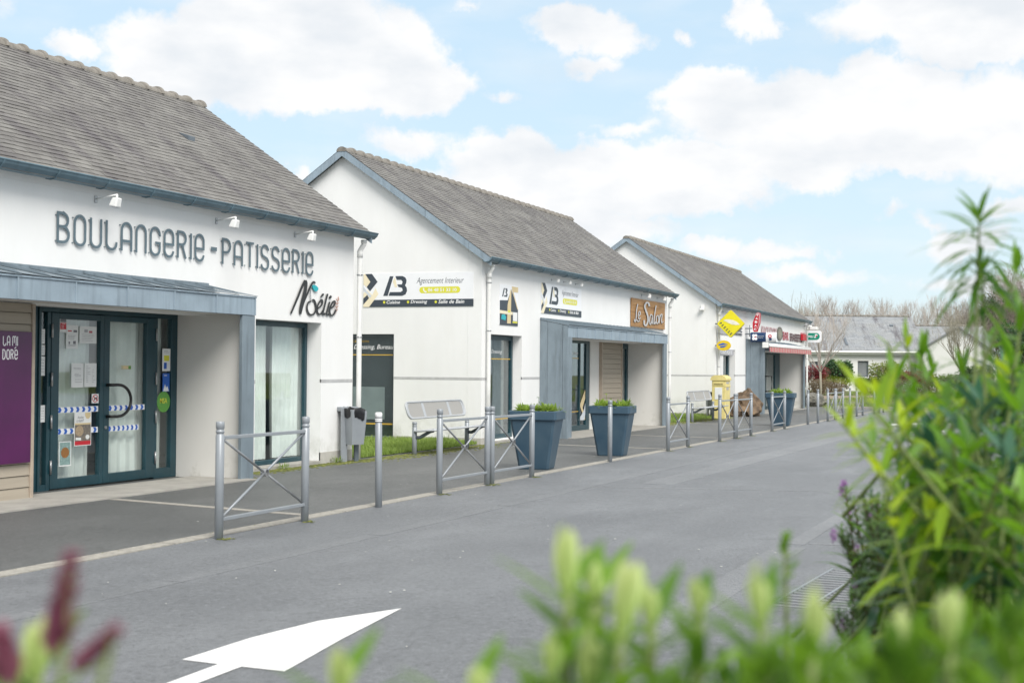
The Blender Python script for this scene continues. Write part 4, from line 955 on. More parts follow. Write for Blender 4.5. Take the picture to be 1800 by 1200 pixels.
m = MB(pmu.location); m.extr([(Xm-.086, y, z) for y, z in ((10.30,2.86),(10.22,2.93),(10.25,2.99),(10.18,3.03),(10.10,2.98),(10.14,2.93),(10.20,2.90),(10.18,2.85))], (.001, 0, 0)); m.build('horse_mark', SIGNW, pmu)
m = MB(pmu.location); m.extr([(Xm-.088, y, z) for y, z in ((10.22,2.93),(10.16,2.97),(10.11,2.95),(10.17,2.90))], (.001, 0, 0)); m.build('rider_mark', RED, pmu)
m = MB(pmu.location); m.tube([(Xm, 10.65, 2.9), (Xm, 10.8, 2.9)], .03, 8); m.build('bracket', STEELD, pmu)
m = MB((63.4, YF, 2.8)); m.bbox(62.7, YF-.12, 2.70, 63.7, YF-.003, 2.98, .01); rb = top(m, 'alarm_box', RED, 'small red box on the wall beside the betting sign', 'box')
m = MB(rb.location); m.bbox(62.75, YF-.1, 2.99, 63.65, YF-.003, 3.06, .01); m.build('cap', PALEP, rb)
m = MB((63.6, 10.3, 3.3)); m.tube([(63.7, YF, 3.36), (63.7, 10.25, 3.36)], .03, 8); m.bbox(63.4, 10.0, 3.18, 63.95, 10.3, 3.32, .02); wl = top(m, 'wall_lamp', WHITEP, 'white floodlight on the far corner above the betting sign', 'lamp')

# awning over the bar door
m = MB((55, 9.8, 2.2)); m.tube([(50.95, 9.84, 2.315), (60.6, 9.84, 2.315)], .062, 10); m.bbox(50.9, 9.77, 2.25, 60.65, 9.91, 2.30, .01)
aw = top(m, 'awning', WHITEP, 'rolled-up awning with a faded red striped valance over the bar door', 'awning')
v1 = MB(aw.location); v2 = MB(aw.location); x = 51.3; k = 0
while x < 60.6:
    mb = (v1, v2)[k % 2]; a = x; b = min(x+.16, 60.6); q = .012*sin(k*1.3)
    mb.extr([(a, 9.775+q, 2.24), (b, 9.775+.012*sin((k+1)*1.3), 2.24), (b, 9.765+.012*sin((k+1)*1.3), 2.065), (a, 9.765+q, 2.065)], (0, .004, 0)); x += .16; k += 1
v1.build('valance', PINK, aw); v2.build('valance', mat('faded_stripe', (.50, .33, .28), .7, .1), aw)
m = MB(aw.location); m.bbox(50.86, 9.74, 2.2, 50.96, 9.95, 2.40, .01); m.build('end_cap', WHITEP, aw)

# purple board on the cladding
m = MB((12, 10.5, .3)); m.bbox(11.25, 10.505, .365, 12.655, 10.535, 1.79, .004); pb = top(m, 'menu_board', PURP, 'purple glossy board with thin white letters on the timber cladding', 'board')
m = MB(pb.location)
def thin(s, xR, z0, h, w=.012):
    k = h*.8; x = xR
    for c in s[::-1]:
        a = GW.get(c, .5) if c != 'M' else .68
        if c == ' ': x -= .25*k; continue
        x -= a*k
        for si, path in enumerate(GL[c]): stroke(m, [(x+p[0]*k, z0+p[1]*h) for p in path], w, lambda u, v, d, si=si: (u, 10.505-d-.0004*si, v), .001)
        x -= .28*k
thin('LA MI', 12.42, 1.635, .10); thin('DORE', 12.42, 1.49, .10); stroke(m, [(12.375, 1.605), (12.40, 1.622)], .01, lambda u, v, d: (u, 10.505-d, v), .001); m.build('lettering', WHITEB, pb)

# ------------------------------------------------------------------ notices on the bakery door
YG = YR-.0
def notice(name, x0p, x1p, z0p, z1p, m_, label, cat, ytop=0, Y=YG+.012):
    a = fac(x0p, z1p, Y); b = fac(x1p, z0p, Y); c = fac(x0p, z0p, Y)
    x0, x1, z0, z1 = a.x, b.x, (a.z), c.z
    mb = MB(((x0+x1)/2, Y, z0)); mb.box(x0, Y-.0015, z0, x1, Y, z1); o = top(mb, name, m_, label, cat); 
    return o, x0, x1, z0, z1, Y
def ln(o, polys, m_, name='print'):
    ob, x0, x1, z0, z1, Y = o; mb = MB(ob.location)
    for k, pg in enumerate(polys): mb.extr([(x0+(x1-x0)*u, Y-.0022-.00006*k, z0+(z1-z0)*v) for u, v in pg], (0, .0005, 0))
    return mb.build(name, m_, ob)
rc = lambda a, b, c, d: [(a, b), (c, b), (c, d), (a, d)]
rq = random.Random(11)
def textlines(o, n, v0, v1, a=.12, b=.88, h=.014, m_=INK):
    P = []
    for i in range(n):
        v = v1-(v1-v0)*i/max(1, n-1); u = a+rq.uniform(0, .06)
        e = b-rq.uniform(0, .22)
        while u < e:
            w = rq.uniform(.04, .12); P.append(rc(u, v, min(u+w, e), v+h)); u += w+.025
    ln(o, P, m_)
o = notice('notice', 116, 137.5, 571, 612.5, PAPER, 'upper left white notice with small drawings on the bakery door', 'notice'); textlines(o, 3, .42, .55); textlines(o, 2, .12, .16); ln(o, [rc(.12,.73,.45,.78)], RED); ln(o, [rc(.6,.70,.9,.80), rc(.58,.2,.8,.33), rc(.2,.2,.32,.30)], INK)
o = notice('notice', 139.5, 169.5, 573, 603, PAPER, 'wide white notice beside the one with drawings, top of the left door leaf', 'notice'); textlines(o, 5, .15, .52); ln(o, [rc(.28,.64,.48,.82)], PGREY); ln(o, [rc(.55,.62,.75,.74)], PINK)
o = notice('notice', 125, 147, 638, 681, PAPER, 'lower left white notice above the chevron tape on the bakery door', 'notice'); textlines(o, 2, .74, .79, .15, .85); textlines(o, 3, .45, .56, .25, .8); textlines(o, 2, .22, .32, .3, .9)
o = notice('notice', 147.8, 169.6, 638, 680, PAPER, 'white price list in two columns above the chevron tape', 'notice'); textlines(o, 9, .2, .86, .1, .5); textlines(o, 7, .2, .72, .62, .9)
o = notice('sticker', 105, 117, 557.5, 583.5, PAPER, 'small red and dark sticker in the top corner of the left door leaf', 'sticker'); ln(o, [rc(.05,.68,.95,.94)], INK); ln(o, [rc(.05,.2,.95,.64)], RED); textlines(o, 3, .3, .55, .2, .8, .03, WHITEB)
o = notice('sticker', 161, 173.5, 692, 708.5, PAPER, 'no-dogs sticker with a red ring between the chevron tapes', 'sticker', Y=YG+.008); ln(o, [[(.5+.42*cos(a*pi/10), .5+.42*sin(a*pi/10)) for a in range(20)]], RED); ln(o, [[(.5+.33*cos(a*pi/10), .5+.33*sin(a*pi/10)) for a in range(20)]], PAPER, 'ring_centre').location.y = -.0004
_l = ln(o, [[(.3,.3),(.42,.3),(.45,.45),(.62,.45),(.66,.3),(.76,.3),(.7,.68),(.55,.6),(.35,.62)]], BLACK, 'dog_mark'); _l.location.y = -.0008; _l = ln(o, [[(.22,.72),(.28,.78),(.78,.28),(.72,.22)]], RED, 'bar_mark'); _l.location.y = -.0012
o = notice('poster', 130, 160.5, 724, 784, PAPER, 'baking workshop poster with a photo of dough, Atelier créatif, on the left door leaf', 'poster'); ln(o, [rc(.03,.14,.97,.62)], PHOTO); ln(o, [rc(.03,.62,.97,.67)], GOLD); ln(o, [rc(.03,.02,.97,.14)], RED); ln(o, [[(.62,.97),(.95,.97),(.95,.86),(.85,.79),(.72,.79),(.62,.88)]], GOLD)
_l = ln(o, [[(.3+.24*cos(a*pi/8), .44+.16*sin(a*pi/8)) for a in range(16)]], mat('dough_print', (.55, .42, .28), .6, .3, 60), 'bowl_print'); _l.location.y = -.0006
_l = ln(o, [[(.78+.12*cos(a*pi/6), .25+.07*sin(a*pi/6)) for a in range(12)], [(.08,.18),(.4,.16),(.4,.24),(.08,.25)]], PAPER, 'egg_print'); _l.location.y = -.0006
ob, x0, x1, z0, z1, Y = o; m = MB(ob.location); text(m, 'Atelier', lambda u, v, d: (x0+(x1-x0)*u, Y-.003, z0+(z1-z0)*v), .18, .80, .56, .88, 0, 0, .2); text(m, 'créatif', lambda u, v, d: (x0+(x1-x0)*u, Y-.003, z0+(z1-z0)*v), .12, .70, .55, .79, 0, 0, .2); m.build('lettering', INK, ob)
o = notice('poster', 103, 125, 776.5, 820, PAPER, 'small teal-edged poster with a round orange cake, low on the left door leaf', 'poster'); ln(o, [rc(.06,.05,.94,.97)], mat('teal_print', (.32, .48, .46), .6, .3, 40)); _l = ln(o, [[(.5+.34*cos(a*pi/8), .55+.22*sin(a*pi/8)) for a in range(16)]], BROWN, 'cake_print'); _l.location.y = -.0006
o = notice('sticker', 213, 230.5, 642, 649, mat('pale_sticker', (.55, .5, .33), .5), 'narrow gold and green sticker on the right door leaf', 'sticker'); ln(o, [rc(.2,.15,.7,.85)], GOLD); ln(o, [rc(.72,.1,.97,.9)], LEAFG)
o = notice('notice', 285, 299.5, 612.5, 652, PAPER, 'white notice with yellow and blue squares in the right sidelight', 'notice'); ln(o, [rc(.2,.45,.85,.7)], YEL); ln(o, [rc(.2,.1,.55,.38)], BLUE); textlines(o, 2, .82, .9, .2, .8, .02)
o = notice('notice', 285.5, 298, 656, 688, BLUE, 'blue leaflet below the white one in the right sidelight', 'notice'); ln(o, [[(.1,.02),(.9,.02),(.7,.3),(.5,.2),(.35,.42),(.2,.2)]], PAPER); textlines(o, 1, .85, .86, .2, .8, .05, WHITEB)
c = fac(287.5, 706, YG+.012); m = MB((c.x, c.y, c.z)); m.extr([(c.x+.148*cos(a*pi/14), c.y, c.z+.138*sin(a*pi/14)) for a in range(28)], (0, .0015, 0)); gs = top(m, 'sticker', LEAFG, 'round green sticker low in the right sidelight of the bakery door', 'sticker')
m = MB(gs.location); text(m, 'MSA', lambda u, v, d: (u, c.y-.0006, v), c.x-.08, c.z-.02, c.x+.08, c.z+.05, 0, .01); m.build('lettering', YEL, gs)
for i, (a, b, lab) in enumerate(((578, 604, 'top'), (606, 624, 'second'), (626, 660, 'tall third'), (712, 742, 'lowest'))):
    o = notice('notice', 70.5, 79, a, b, PAPER, lab + ' of the papers stuck in the narrow left sidelight', 'notice', Y=YG+.02); textlines(o, 5, .2, .8, .1, .9)

# ------------------------------------------------------------------ lamps over the signs
def arm_lamp(x, z, label):
    r = empty('spotlight', (x, YF, z), label, 'lamp', 'arm spotlights over the signs')
    m = MB(); m.bbox(-.03, -.02, -.06, .03, .0, .05, .004); m.build('wall_plate', BARE, r)
    m = MB(); m.tube([(0, -.01, 0), (0, -.41, .055)], .013, 8); m.tube([(0, -.40, .052), (0, -.40, .0)], .02, 8); a = m.build('arm', WHITEP, r)
    m = MB(); m.extr([(-.075, -.47, -.02), (.075, -.47, -.02), (.085, -.33, -.05), (-.085, -.33, -.05)][::-1], (0, -.0, 0)) if False else None
    p = [(-.06,-.46,.0),(.06,-.46,.0),(.07,-.36,.01),(-.07,-.36,.01),(-.07,-.43,-.15),(.07,-.43,-.15),(.085,-.30,-.12),(-.085,-.30,-.12)]
    m.mesh(p, [(0,1,2,3),(7,6,5,4),(0,4,5,1),(1,5,6,2),(2,6,7,3),(3,7,4,0)]); h = m.build('lamp_head', WHITEP, r)
    bv = h.modifiers.new('bevel', 'BEVEL'); bv.width = .02; bv.segments = 2
    m = MB(); m.mesh([(-.055,-.415,-.151),(.055,-.415,-.151),(.065,-.315,-.125),(-.065,-.315,-.125)], [(0,1,2,3)]); m.build('lens', SILV, h)
    r.scale = (.76,)*3
    return r
for x, z, l in ((13.84, 3.385, 'white arm spotlight above the start of the bakery lettering'), (16.41, 3.383, 'white arm spotlight above the dash of the bakery lettering'), (18.52, 3.388, 'white arm spotlight above the end of the bakery lettering, nearest the downpipe')):
    arm_lamp(x, z, l)
for x, l in ((29.97, 'left of the three small spotlights over the AB banner'), (30.8, 'middle of the three small spotlights over the AB banner'), (31.65, 'right of the three small spotlights over the AB banner')):
    r = arm_lamp(x, 3.40, l); r.scale = (.42,)*3
for x, l in ((37.3, 'white spotlight over the left half of the wooden board'), (38.9, 'white spotlight over the right half of the wooden board')):
    arm_lamp(x, 3.42, l).scale = (.6,)*3
arm_lamp(47.3, 3.36, 'white spotlight behind the yellow diamond')
m = MB((46.28, 11.03, 3.4)); m.bbox(46.20, 10.97, 3.43, 46.27, 11.09, 3.55, .01); m.bbox(46.1, 10.96, 3.36, 46.24, 11.12, 3.43, .015); top(m, 'wall_lamp', WHITEP, 'small white motion lamp high on the gable of the farthest shop', 'lamp')

# ------------------------------------------------------------------ bollards and barriers
def ring_post(mb, x=0, y=0, h=1.0, r=.037):
    mb.lathe([(r, -.12), (r, h-.115), (r-.006, h-.11), (r-.006, h-.098), (r, h-.094), (r, h-.078), (r-.006, h-.074), (r-.006, h-.062), (r, h-.057), (r, h-.006), (r-.005, h), (.004, h+.002)], (x, y, 0), 18)
bol = empty('bollard', (0, 0, 0), 'x', 'bollard', 'grey ringed bollards along the pavement edge')
m = MB(); ring_post(m); m.build('post', STEEL, bol)
bolw = None
def bpos(px, py): p = grd(px, py); return (p.x, p.y, gz(p.x))
rb_ = random.Random(3)
def jit(o): o.rotation_euler = (rb_.uniform(-.008, .008)+.004, rb_.uniform(-.006, .006), rb_.uniform(0, 6) if o['category'] == 'bollard' else o.rotation_euler[2])
BL = [(1072, 811.5, 'grey bollard standing in front of the second large planter'), (1420, 745.9, 'first single grey bollard after the third planter, at the end of the bar'),
      (1437.8, 743.8, 'second single grey bollard beyond the third planter'), (1494, 733.6, 'single grey bollard between two far barriers')]
for i, (a, b, l) in enumerate(BL):
    o = bol if i == 0 else copy_tree(bol); o.location = bpos(a, b); o['label'] = l; jit(o)
o = copy_tree(bol); o.location = bpos(665.5, 891); o['label'] = 'grey bollard with a white painted head, next to the nearest barrier'; jit(o)
m = MB(); m.lathe([(.0385, .905), (.0385, .918)], (0, 0, 0), 18); m.lathe([(.0388, .923), (.0388, .936)], (0, 0, 0), 18); m.lathe([(.0385, .944), (.0385, .992), (.030, 1.0035)], (0, 0, 0), 18); m.build('white_head', WHITEB, o.children[0])
def barrier(A, B, label, width=None):
    xa_, ya_, za_ = A; xb_, yb_, zb_2 = B; L_ = math.hypot(xb_-xa_, yb_-ya_)
    o = empty('barrier', A, label, 'barrier', 'crossed metal barriers along the pavement edge', math.atan2(yb_-ya_, xb_-xa_))
    o.rotation_euler[1] = SL
    m = MB(); ring_post(m); m.build('post', STEEL, o); m = MB(); ring_post(m, L_); m.build('post', STEEL, o)
    for z in (.86, .165):
        m = MB(); m.bbox(.03, -.018, z-.014, L_-.03, .018, z+.016, .003); m.build('rail', STEEL, o)
    for (z0, z1, dy) in ((.84, .19, -.0), (.19, .84, .0)):
        m = MB(); cx, cz = L_/2, .515; dx, dz = (L_-.12)/2, (z1-z0)/2; l = math.hypot(dx, dz); k = .034/l
        m.tube([(.06, dy, z0), (cx-dx*k, dy, cz-dz*k)], .0115, 8); m.tube([(cx+dx*k, dy, cz+dz*k), (L_-.06, dy, z1)], .0115, 8); m.build('cross_bar', BARE if z0 > z1 else STEEL, o)
    m = MB(); m.tube([(L_/2, -.026, .515), (L_/2, .026, .515)], .036, 16, caps=False); m.tube([(L_/2, .026, .515), (L_/2, -.026, .515)], .030, 16, caps=False)
    for y in (-.026, .026):
        n0 = len(m.v)
        for j in range(16):
            a = 2*pi*j/16; m.vert((L_/2+.036*cos(a), y, .515+.036*sin(a))); m.vert((L_/2+.030*cos(a), y, .515+.030*sin(a)))
        for j in range(16): q = (j+1) % 16; m.face([n0+2*j, n0+2*q, n0+2*q+1, n0+2*j+1])
    m.build('ring', BARE, o); 
BR = [((384.5, 947), (535.5, 916.5), 'nearest crossed barrier in front of the bakery'), ((772, 868.7), (856, 852.5), 'crossed barrier touching its twin, with the bench behind it'), ((864, 851.5), (934.5, 838.5), 'crossed barrier touching its twin, with the first planter behind it'),
      ((1174, 792.5), (1209, 785.5), 'crossed barrier in front of the far bench'), ((1265, 775.6), (1292, 770.6), 'crossed barrier in front of the yellow letterbox'), ((1294.3, 770.3), (1320, 765.8), 'crossed barrier in front of the brown rock'),
      ((1357, 758), (1379, 753.6), 'crossed barrier in front of the third planter'), ((1455, 740.2), (1468, 737.6), 'nearer of two joined crossed barriers beyond the bar'), ((1469.5, 737.4), (1481.7, 735.6), 'farther of two joined crossed barriers beyond the bar'),
      ((1505.8, 731.6), (1516.4, 730), 'lone crossed barrier partly behind the yellow-green leaves'), ((1537, 727.2), (1544, 726.2), 'nearer of the last two crossed barriers seen through the shrub'), ((1546, 726), (1553, 725), 'last crossed barrier seen through the shrub')]
for a, b, l in BR: barrier(bpos(*a), bpos(*b), l)

# ------------------------------------------------------------------ planters
flowM = leafmat('planter_leaf', (.10, .20, .03), (.42, .55, .10)); flowW = mat('white_flower', (.75, .75, .7), .6); flowV = mat('violet_flower', (.10, .05, .25), .6); greyleaf = leafmat('silver_leaf', (.16, .24, .16), (.35, .42, .33))
def leaf(mb, base, d, L_, w, up=None, droop=.3, fold=.15, segs=4, tint=.5, wp=.42, ob=False, fade=0):
    """lanceolate leaf as a folded, bending strip"""
    d = d.normalized(); side = d.cross(up or Vector((0, 0, 1)))
    if side.length < .05: side = Vector((1, 0, 0)).cross(d)
    side.normalize(); nrm = side.cross(d).normalized(); p = Vector(base); cur = d.copy(); rows = []
    for i in range(segs+1):
        t = i/segs; ww = w*.5*(sin(pi*min(1, (t*.92+.06))**(.75 if wp < .5 else 1.2)))**.9 if 0 < i < segs else w*.06
        if ob: ww = w*.5*(.32+.68*min(1, t/.62)) if t < .68 else w*.5*sqrt(max(.02, 1-((t-.68)/.33)**2))
        rows.append((mb.vert(p-side*ww+nrm*ww*fold), mb.vert(p), mb.vert(p+side*ww+nrm*ww*fold)))
        cur = (cur - Vector((0, 0, 1))*droop/segs).normalized(); p = p+cur*L_/segs
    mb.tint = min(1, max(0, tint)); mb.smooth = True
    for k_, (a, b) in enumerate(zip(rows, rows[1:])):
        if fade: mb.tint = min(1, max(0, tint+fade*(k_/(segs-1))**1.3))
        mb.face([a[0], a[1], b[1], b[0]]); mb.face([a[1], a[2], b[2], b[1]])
    mb.smooth = False; mb.tint = .5
def tuft(mb, c, r, n, L_, w, rn, up=.9, tint=.5, squash=1):
    for i in range(n):
        a = rn.uniform(0, 2*pi); e = rn.uniform(.1, up); rr = r*sqrt(rn.random())
        p = Vector((c[0]+rr*cos(a)*1.0, c[1]+rr*sin(a), c[2]+rn.uniform(0, r*.6)*squash)); leaf(mb, p, Vector((cos(a)*(1-e), sin(a)*(1-e), e)), L_*rn.uniform(.6, 1.2), w*rn.uniform(.7, 1.2), None, rn.uniform(.1, .9), .2, 3, tint+rn.gauss(0, .22))
def planter(corner, rot, label, seed, s_top=.70, s_bot=.46, H=.86):
    """corner = ground point of the foot's nearest corner (-x,-y)"""
    rn = random.Random(seed); h = s_bot/2; c, s = cos(rot), sin(rot)
    cx = corner[0]+(h*c-h*s); cy_ = corner[1]+(h*s+h*c)
    o = empty('planter', (cx, cy_, gz(cx)), label, 'planter', 'tall square blue planters', rot)
    m = MB(); a = s_bot/2; b = s_top/2-.028; T = s_top/2; zt = H-.13
    def ring(r, z, cr=.035): return [m.vert((x, y, z)) for x, y in ((-r+cr,-r),(r-cr,-r),(r,-r+cr),(r,r-cr),(r-cr,r),(-r+cr,r),(-r,r-cr),(-r,-r+cr))]
    rs = [ring(a-.01, 0), ring(a, .02), ring(b, zt)]
    for A, B in zip(rs, rs[1:]):
        for j in range(8): m.face([A[j], A[(j+1) % 8], B[(j+1) % 8], B[j]])
    m.face(rs[0][::-1]); body = m.build('pot', PLANTER, o)
    m = MB(); rs = [ring(b-.02, zt+.002), ring(T-.006, zt-.002), ring(T, zt+.006), ring(T, H-.008), ring(T-.008, H), ring(T-.045, H), ring(T-.05, H-.05), ring(T-.05, H-.1)]
    for A, B in zip(rs, rs[1:]):
        for j in range(8): m.face([A[j], A[(j+1) % 8], B[(j+1) % 8], B[j]])
    m.build('rim', PLANTER, o)
    m = MB(); m.box(-T+.052, -T+.052, H-.2, T-.052, T-.052, H-.035); m.build('soil', SOIL, o)
    m = MB(); f = MB(); vl = MB()
    for k in range(22):
        x, y = rn.uniform(-.26, .26), rn.uniform(-.24, .24); sz = rn.uniform(.5, 1.35); tuft(m, (x, y, H-.035), .08, int(44*sz), .10*sz, .034*sz, rn, .9, rn.choice((.35, .6, .8)), .9)
        if rn.random() < .3: p = (x, y, H+.06); vl.extr([(p[0]+.02*cos(a*pi/3), p[1]+.008, p[2]+.02*sin(a*pi/3)) for a in range(6)], (0, .01, .003))
    m.build('plants', flowM, o)
    m = MB()
    for k in range(6): x, y = rn.uniform(.0, .26), rn.uniform(-.26, .0); tuft(m, (x, y, H-.03), .06, 30, .085, .028, rn, .85, .5)
    m.build('silver_plants', greyleaf, o)
    if vl.v: vl.build('violet_flowers', flowV, o)
    m = MB()
    for k in range(2 if seed != 2 else 1):
        x, y = (-.12+.1*k, -.05) if seed == 1 else (rn.uniform(-.1, .2), rn.uniform(-.1, .1)); hh = H+.2-.07*k
        m.tube([(x, y, H-.05), (x+.02, y, H+.05), (x, y, hh)], .003, 5); tuft(m, (x, y, hh-.01), .02, 16, .028, .014, rn, .7, .95)
    m.build('flower_stalk', greyleaf if seed == 1 else flowM, o)
    return o
planter(bpos(964, 826), radians(7.5), 'first large blue planter, nearest the bakery, with one pale flower stalk', 1, .735, .46, .87)
planter(bpos(1095, 802), radians(6.5), 'second large blue planter, behind the single bollard', 2, .735, .46, .87)
planter(bpos(1386, 749), radians(4), 'third blue planter, before the bar door', 3, .80, .48, .92)

# ------------------------------------------------------------------ litter bins, benches, letterbox
def litter_bin(x, y, rot, label, sc=1.0, bag=True):
    o = empty('litter_bin', (x, y, gz(x)), label, 'litter bin', 'grey metal litter bins', rot); o.scale = (sc,)*3
    for dx in (-.0, .30):
        m = MB(); m.bbox(dx-.07 if dx == 0 else dx-.05, .0, -.1, dx+.07 if dx == 0 else dx+.05, .035, .86 if dx == 0 else .40, .006); m.build('post', STEELD if dx else STEEL, o)
    m = MB(); m.bbox(-.06, .02, .80, .36, .30, .87, .01); m.build('hood', STEEL, o)
    m = MB(); p = [(-.0,-.16,.28),(.28,-.16,.28),(.28,.08,.28),(0,.08,.28),(-.04,-.20,.83),(.32,-.20,.80),(.34,.10,.80),(-.04,.10,.83)]
    p = [(a+.03, b-.0, c) for a, b, c in p]; m.mesh(p, [(3,2,1,0),(0,1,5,4),(1,2,6,5),(2,3,7,6),(3,0,4,7)]); b = m.build('basket', STEEL, o)
    sd_ = b.modifiers.new('thick', 'SOLIDIFY'); sd_.thickness = .012; bv = b.modifiers.new('bevel', 'BEVEL'); bv.width = .012; bv.segments = 2
    rn = random.Random(int(x)); m = MB(); n = 26; rings = []
    for k, (s, z) in enumerate(((1.03, .70), (1.09, .79), (1.10, .845), (1.0, .865), (.9, .80), (.7, .72))):
        R = []
        for j in range(n):
            a = 2*pi*j/n; cx_, cy2 = cos(a), sin(a); q = (abs(cx_)**4+abs(cy2)**4)**.25; w = 1+rn.uniform(-.03, .03)
            R.append(m.vert((.17+.172*s*cx_/q*w, -.05+.147*s*cy2/q*w, z+rn.uniform(-.02, .02)-.03*(cx_ > .3))))
        rings.append(R)
    m.smooth = True
    for A, B in zip(rings, rings[1:]):
        for j in range(n): m.face([A[j], A[(j+1) % n], B[(j+1) % n], B[j]])
    m.face(rings[-1]); m.build('bin_liner', BLK2, o)
    return o
litter_bin(19.90, 10.46, radians(-22), 'grey litter bin with a black liner at the bakery corner').scale = (.86, .95, 1)
litter_bin(45.05, 10.55, radians(-10), 'grey litter bin between the far bench and the yellow letterbox', .98)
MESH = mat('bench_mesh', (.36, .35, .33), .5, .1, 300)
def bench(x0, x1, label, yb=10.36):
    L_ = x1-x0; o = empty('bench', (x0, yb, gz(x0)), label, 'bench', 'grey metal benches'); 
    for x in (.08, L_-.12):
        m = MB(); r = .042; m.lathe([(r, -.1), (r, .47), (r-.006, .475), (r-.006, .487), (r, .492), (r, .505), (r-.006, .51), (r-.006, .52), (r, .525), (r, .56), (r-.01, .568), (.005, .57)], (x, .0, 0), 16); m.build('leg', STEEL, o)
        m = MB(); m.tube([(x+.0, .0, .30), (x+.0, -.10, .30), (x+.0, -.30, .41), (x, -.36, .425)], .03, 8); m.build('bracket', STEELD, o)
    def rr(cx, w, y0, z0, y1, z1, rad):
        P = []
        hx = w/2
        for (sx, sv, a0) in ((1, 1, 0), (-1, 1, 90), (-1, -1, 180), (1, -1, 270)):
            for i in range(5):
                a = radians(a0+90*i/4); u = sx*(hx-rad)+rad*cos(a); v = .5+sv*(.5-rad/.36)+rad/.36*sin(a)
                P.append((cx+u, y0+(y1-y0)*v, z0+(z1-z0)*v))
        return P
    for nm, q in (('backrest', (.07, .62, .16, .90)), ('seat', (-.48, .44, .02, .40))):
        P = rr(L_/2, L_, *q, .12)
        m = MB(); m.tube(P, .017, 8, close=True); ins = [(L_/2+(p[0]-L_/2)*.93, q[0]+(p[1]-q[0])*.86+(q[2]-q[0])*.07, q[1]+(p[2]-q[1])*.86+(q[3]-q[1])*.07) for p in P]
        n = len(P); A = [m.vert(p) for p in P]; B = [m.vert(p) for p in ins]
        for j in range(n): m.face([A[j], A[(j+1) % n], B[(j+1) % n], B[j]])
        for fx_ in (.28, .72):
            xx = L_*fx_; m.mesh([(xx-.05, q[0], q[1]), (xx+.05, q[0], q[1]), (xx+.05, q[2], q[3]), (xx-.05, q[2], q[3])], [(0,1,2,3)])
        fr = m.build(nm, STEELP, o); sd_ = fr.modifiers.new('thick', 'SOLIDIFY'); sd_.thickness = .006
        m = MB(); m.poly([(p[0], p[1]+.004, p[2]-.004) for p in ins]); m.build('mesh_panel', MESH, fr)
    return o
bench(22.2, 24.72, 'grey metal bench on the grass edge between the bakery and the AB gable')
bench(41.0, 43.9, 'grey metal bench before the far gable, beside the litter bin', 10.1)
# letterbox
bx, by_ = 44.75, 9.93
lb = empty('letterbox', (bx, by_, gz(bx)), 'pale yellow post office letterbox with a rounded lid and white panel', 'letterbox', rz=radians(-2))
m = MB(); m.bbox(0, 0, 0, .62, .44, 1.22, .012); m.build('body', BOXY, lb)
m = MB(); prof = [(-.03, 1.222), (-.03, 1.28), (.02, 1.35), (.10, 1.39), (.34, 1.39), (.44, 1.35), (.48, 1.28), (.48, 1.222)]; m.extr([(-.03, y, z) for y, z in prof], (.68, 0, 0)); m.build('lid', BOXY, lb)
m = MB(); m.bbox(-.014, .05, 1.06, .0, .40, 1.20, .003); m.build('slot_hood', BOXY, lb)
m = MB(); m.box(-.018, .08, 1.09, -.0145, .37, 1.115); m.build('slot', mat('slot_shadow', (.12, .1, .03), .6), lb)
m = MB(); m.bbox(-.01, .10, .62, .0, .34, 1.0, .002); m.build('white_panel', PAPER, lb)
m = MB(); m.box(.14, -.006, .92, .42, .0, 1.0); m.box(.12, -.004, 1.12, .46, .0, 1.17); m.build('side_plate', PGREY, lb)
m = MB(); m.bbox(.62-.64, -.012, 1.02, .64, -.001, 1.05, .003); m.build('side_rib', BOXY, lb)
def rock(c, sx, sy, sz, seed, m_, label, name='boulder', cut=0, sub=4):
    rn = random.Random(seed); import bmesh
    bm = bmesh.new(); bmesh.ops.create_icosphere(bm, subdivisions=sub, radius=1)
    pl_ = [(Vector((rn.gauss(0,1), rn.gauss(0,1), rn.gauss(0,.8))).normalized(), rn.uniform(.62, .9)) for _ in range(16)]
    from mathutils import noise as nz
    for v in bm.verts:
        for n_, dd in pl_:
            k = v.co.dot(n_)-dd
            if k > 0: v.co -= n_*k*.85
        q = v.co*2.2+Vector((seed, 0, 0)); v.co += v.co.normalized()*(nz.fractal(q, 1, 2, 6)*.20)
        if v.co.z < -.55: v.co.z = -.55
    for v in bm.verts: v.co = Vector((v.co.x*sx, v.co.y*sy, (v.co.z+.5)*sz))
    me = D.meshes.new(name); bm.to_mesh(me); bm.free(); me.materials.append(m_)
    o = D.objects.new(name, me); COL.objects.link(o); o.location = c; return tag(o, label, 'boulder')
RK = mat('brown_rock', (.24, .165, .10), .9, .3, 3.5, bump=1.0, bscale=6, col2=(.07, .048, .034)); RKG = mat('grey_rock', (.22, .21, .18), .9, .3, 4, bump=.9, bscale=9, col2=(.08, .08, .07))
rock((48.3, 9.95, gz(48)), 1.3, .6, .60, 41, RK, 'big brown rock beside the yellow letterbox')
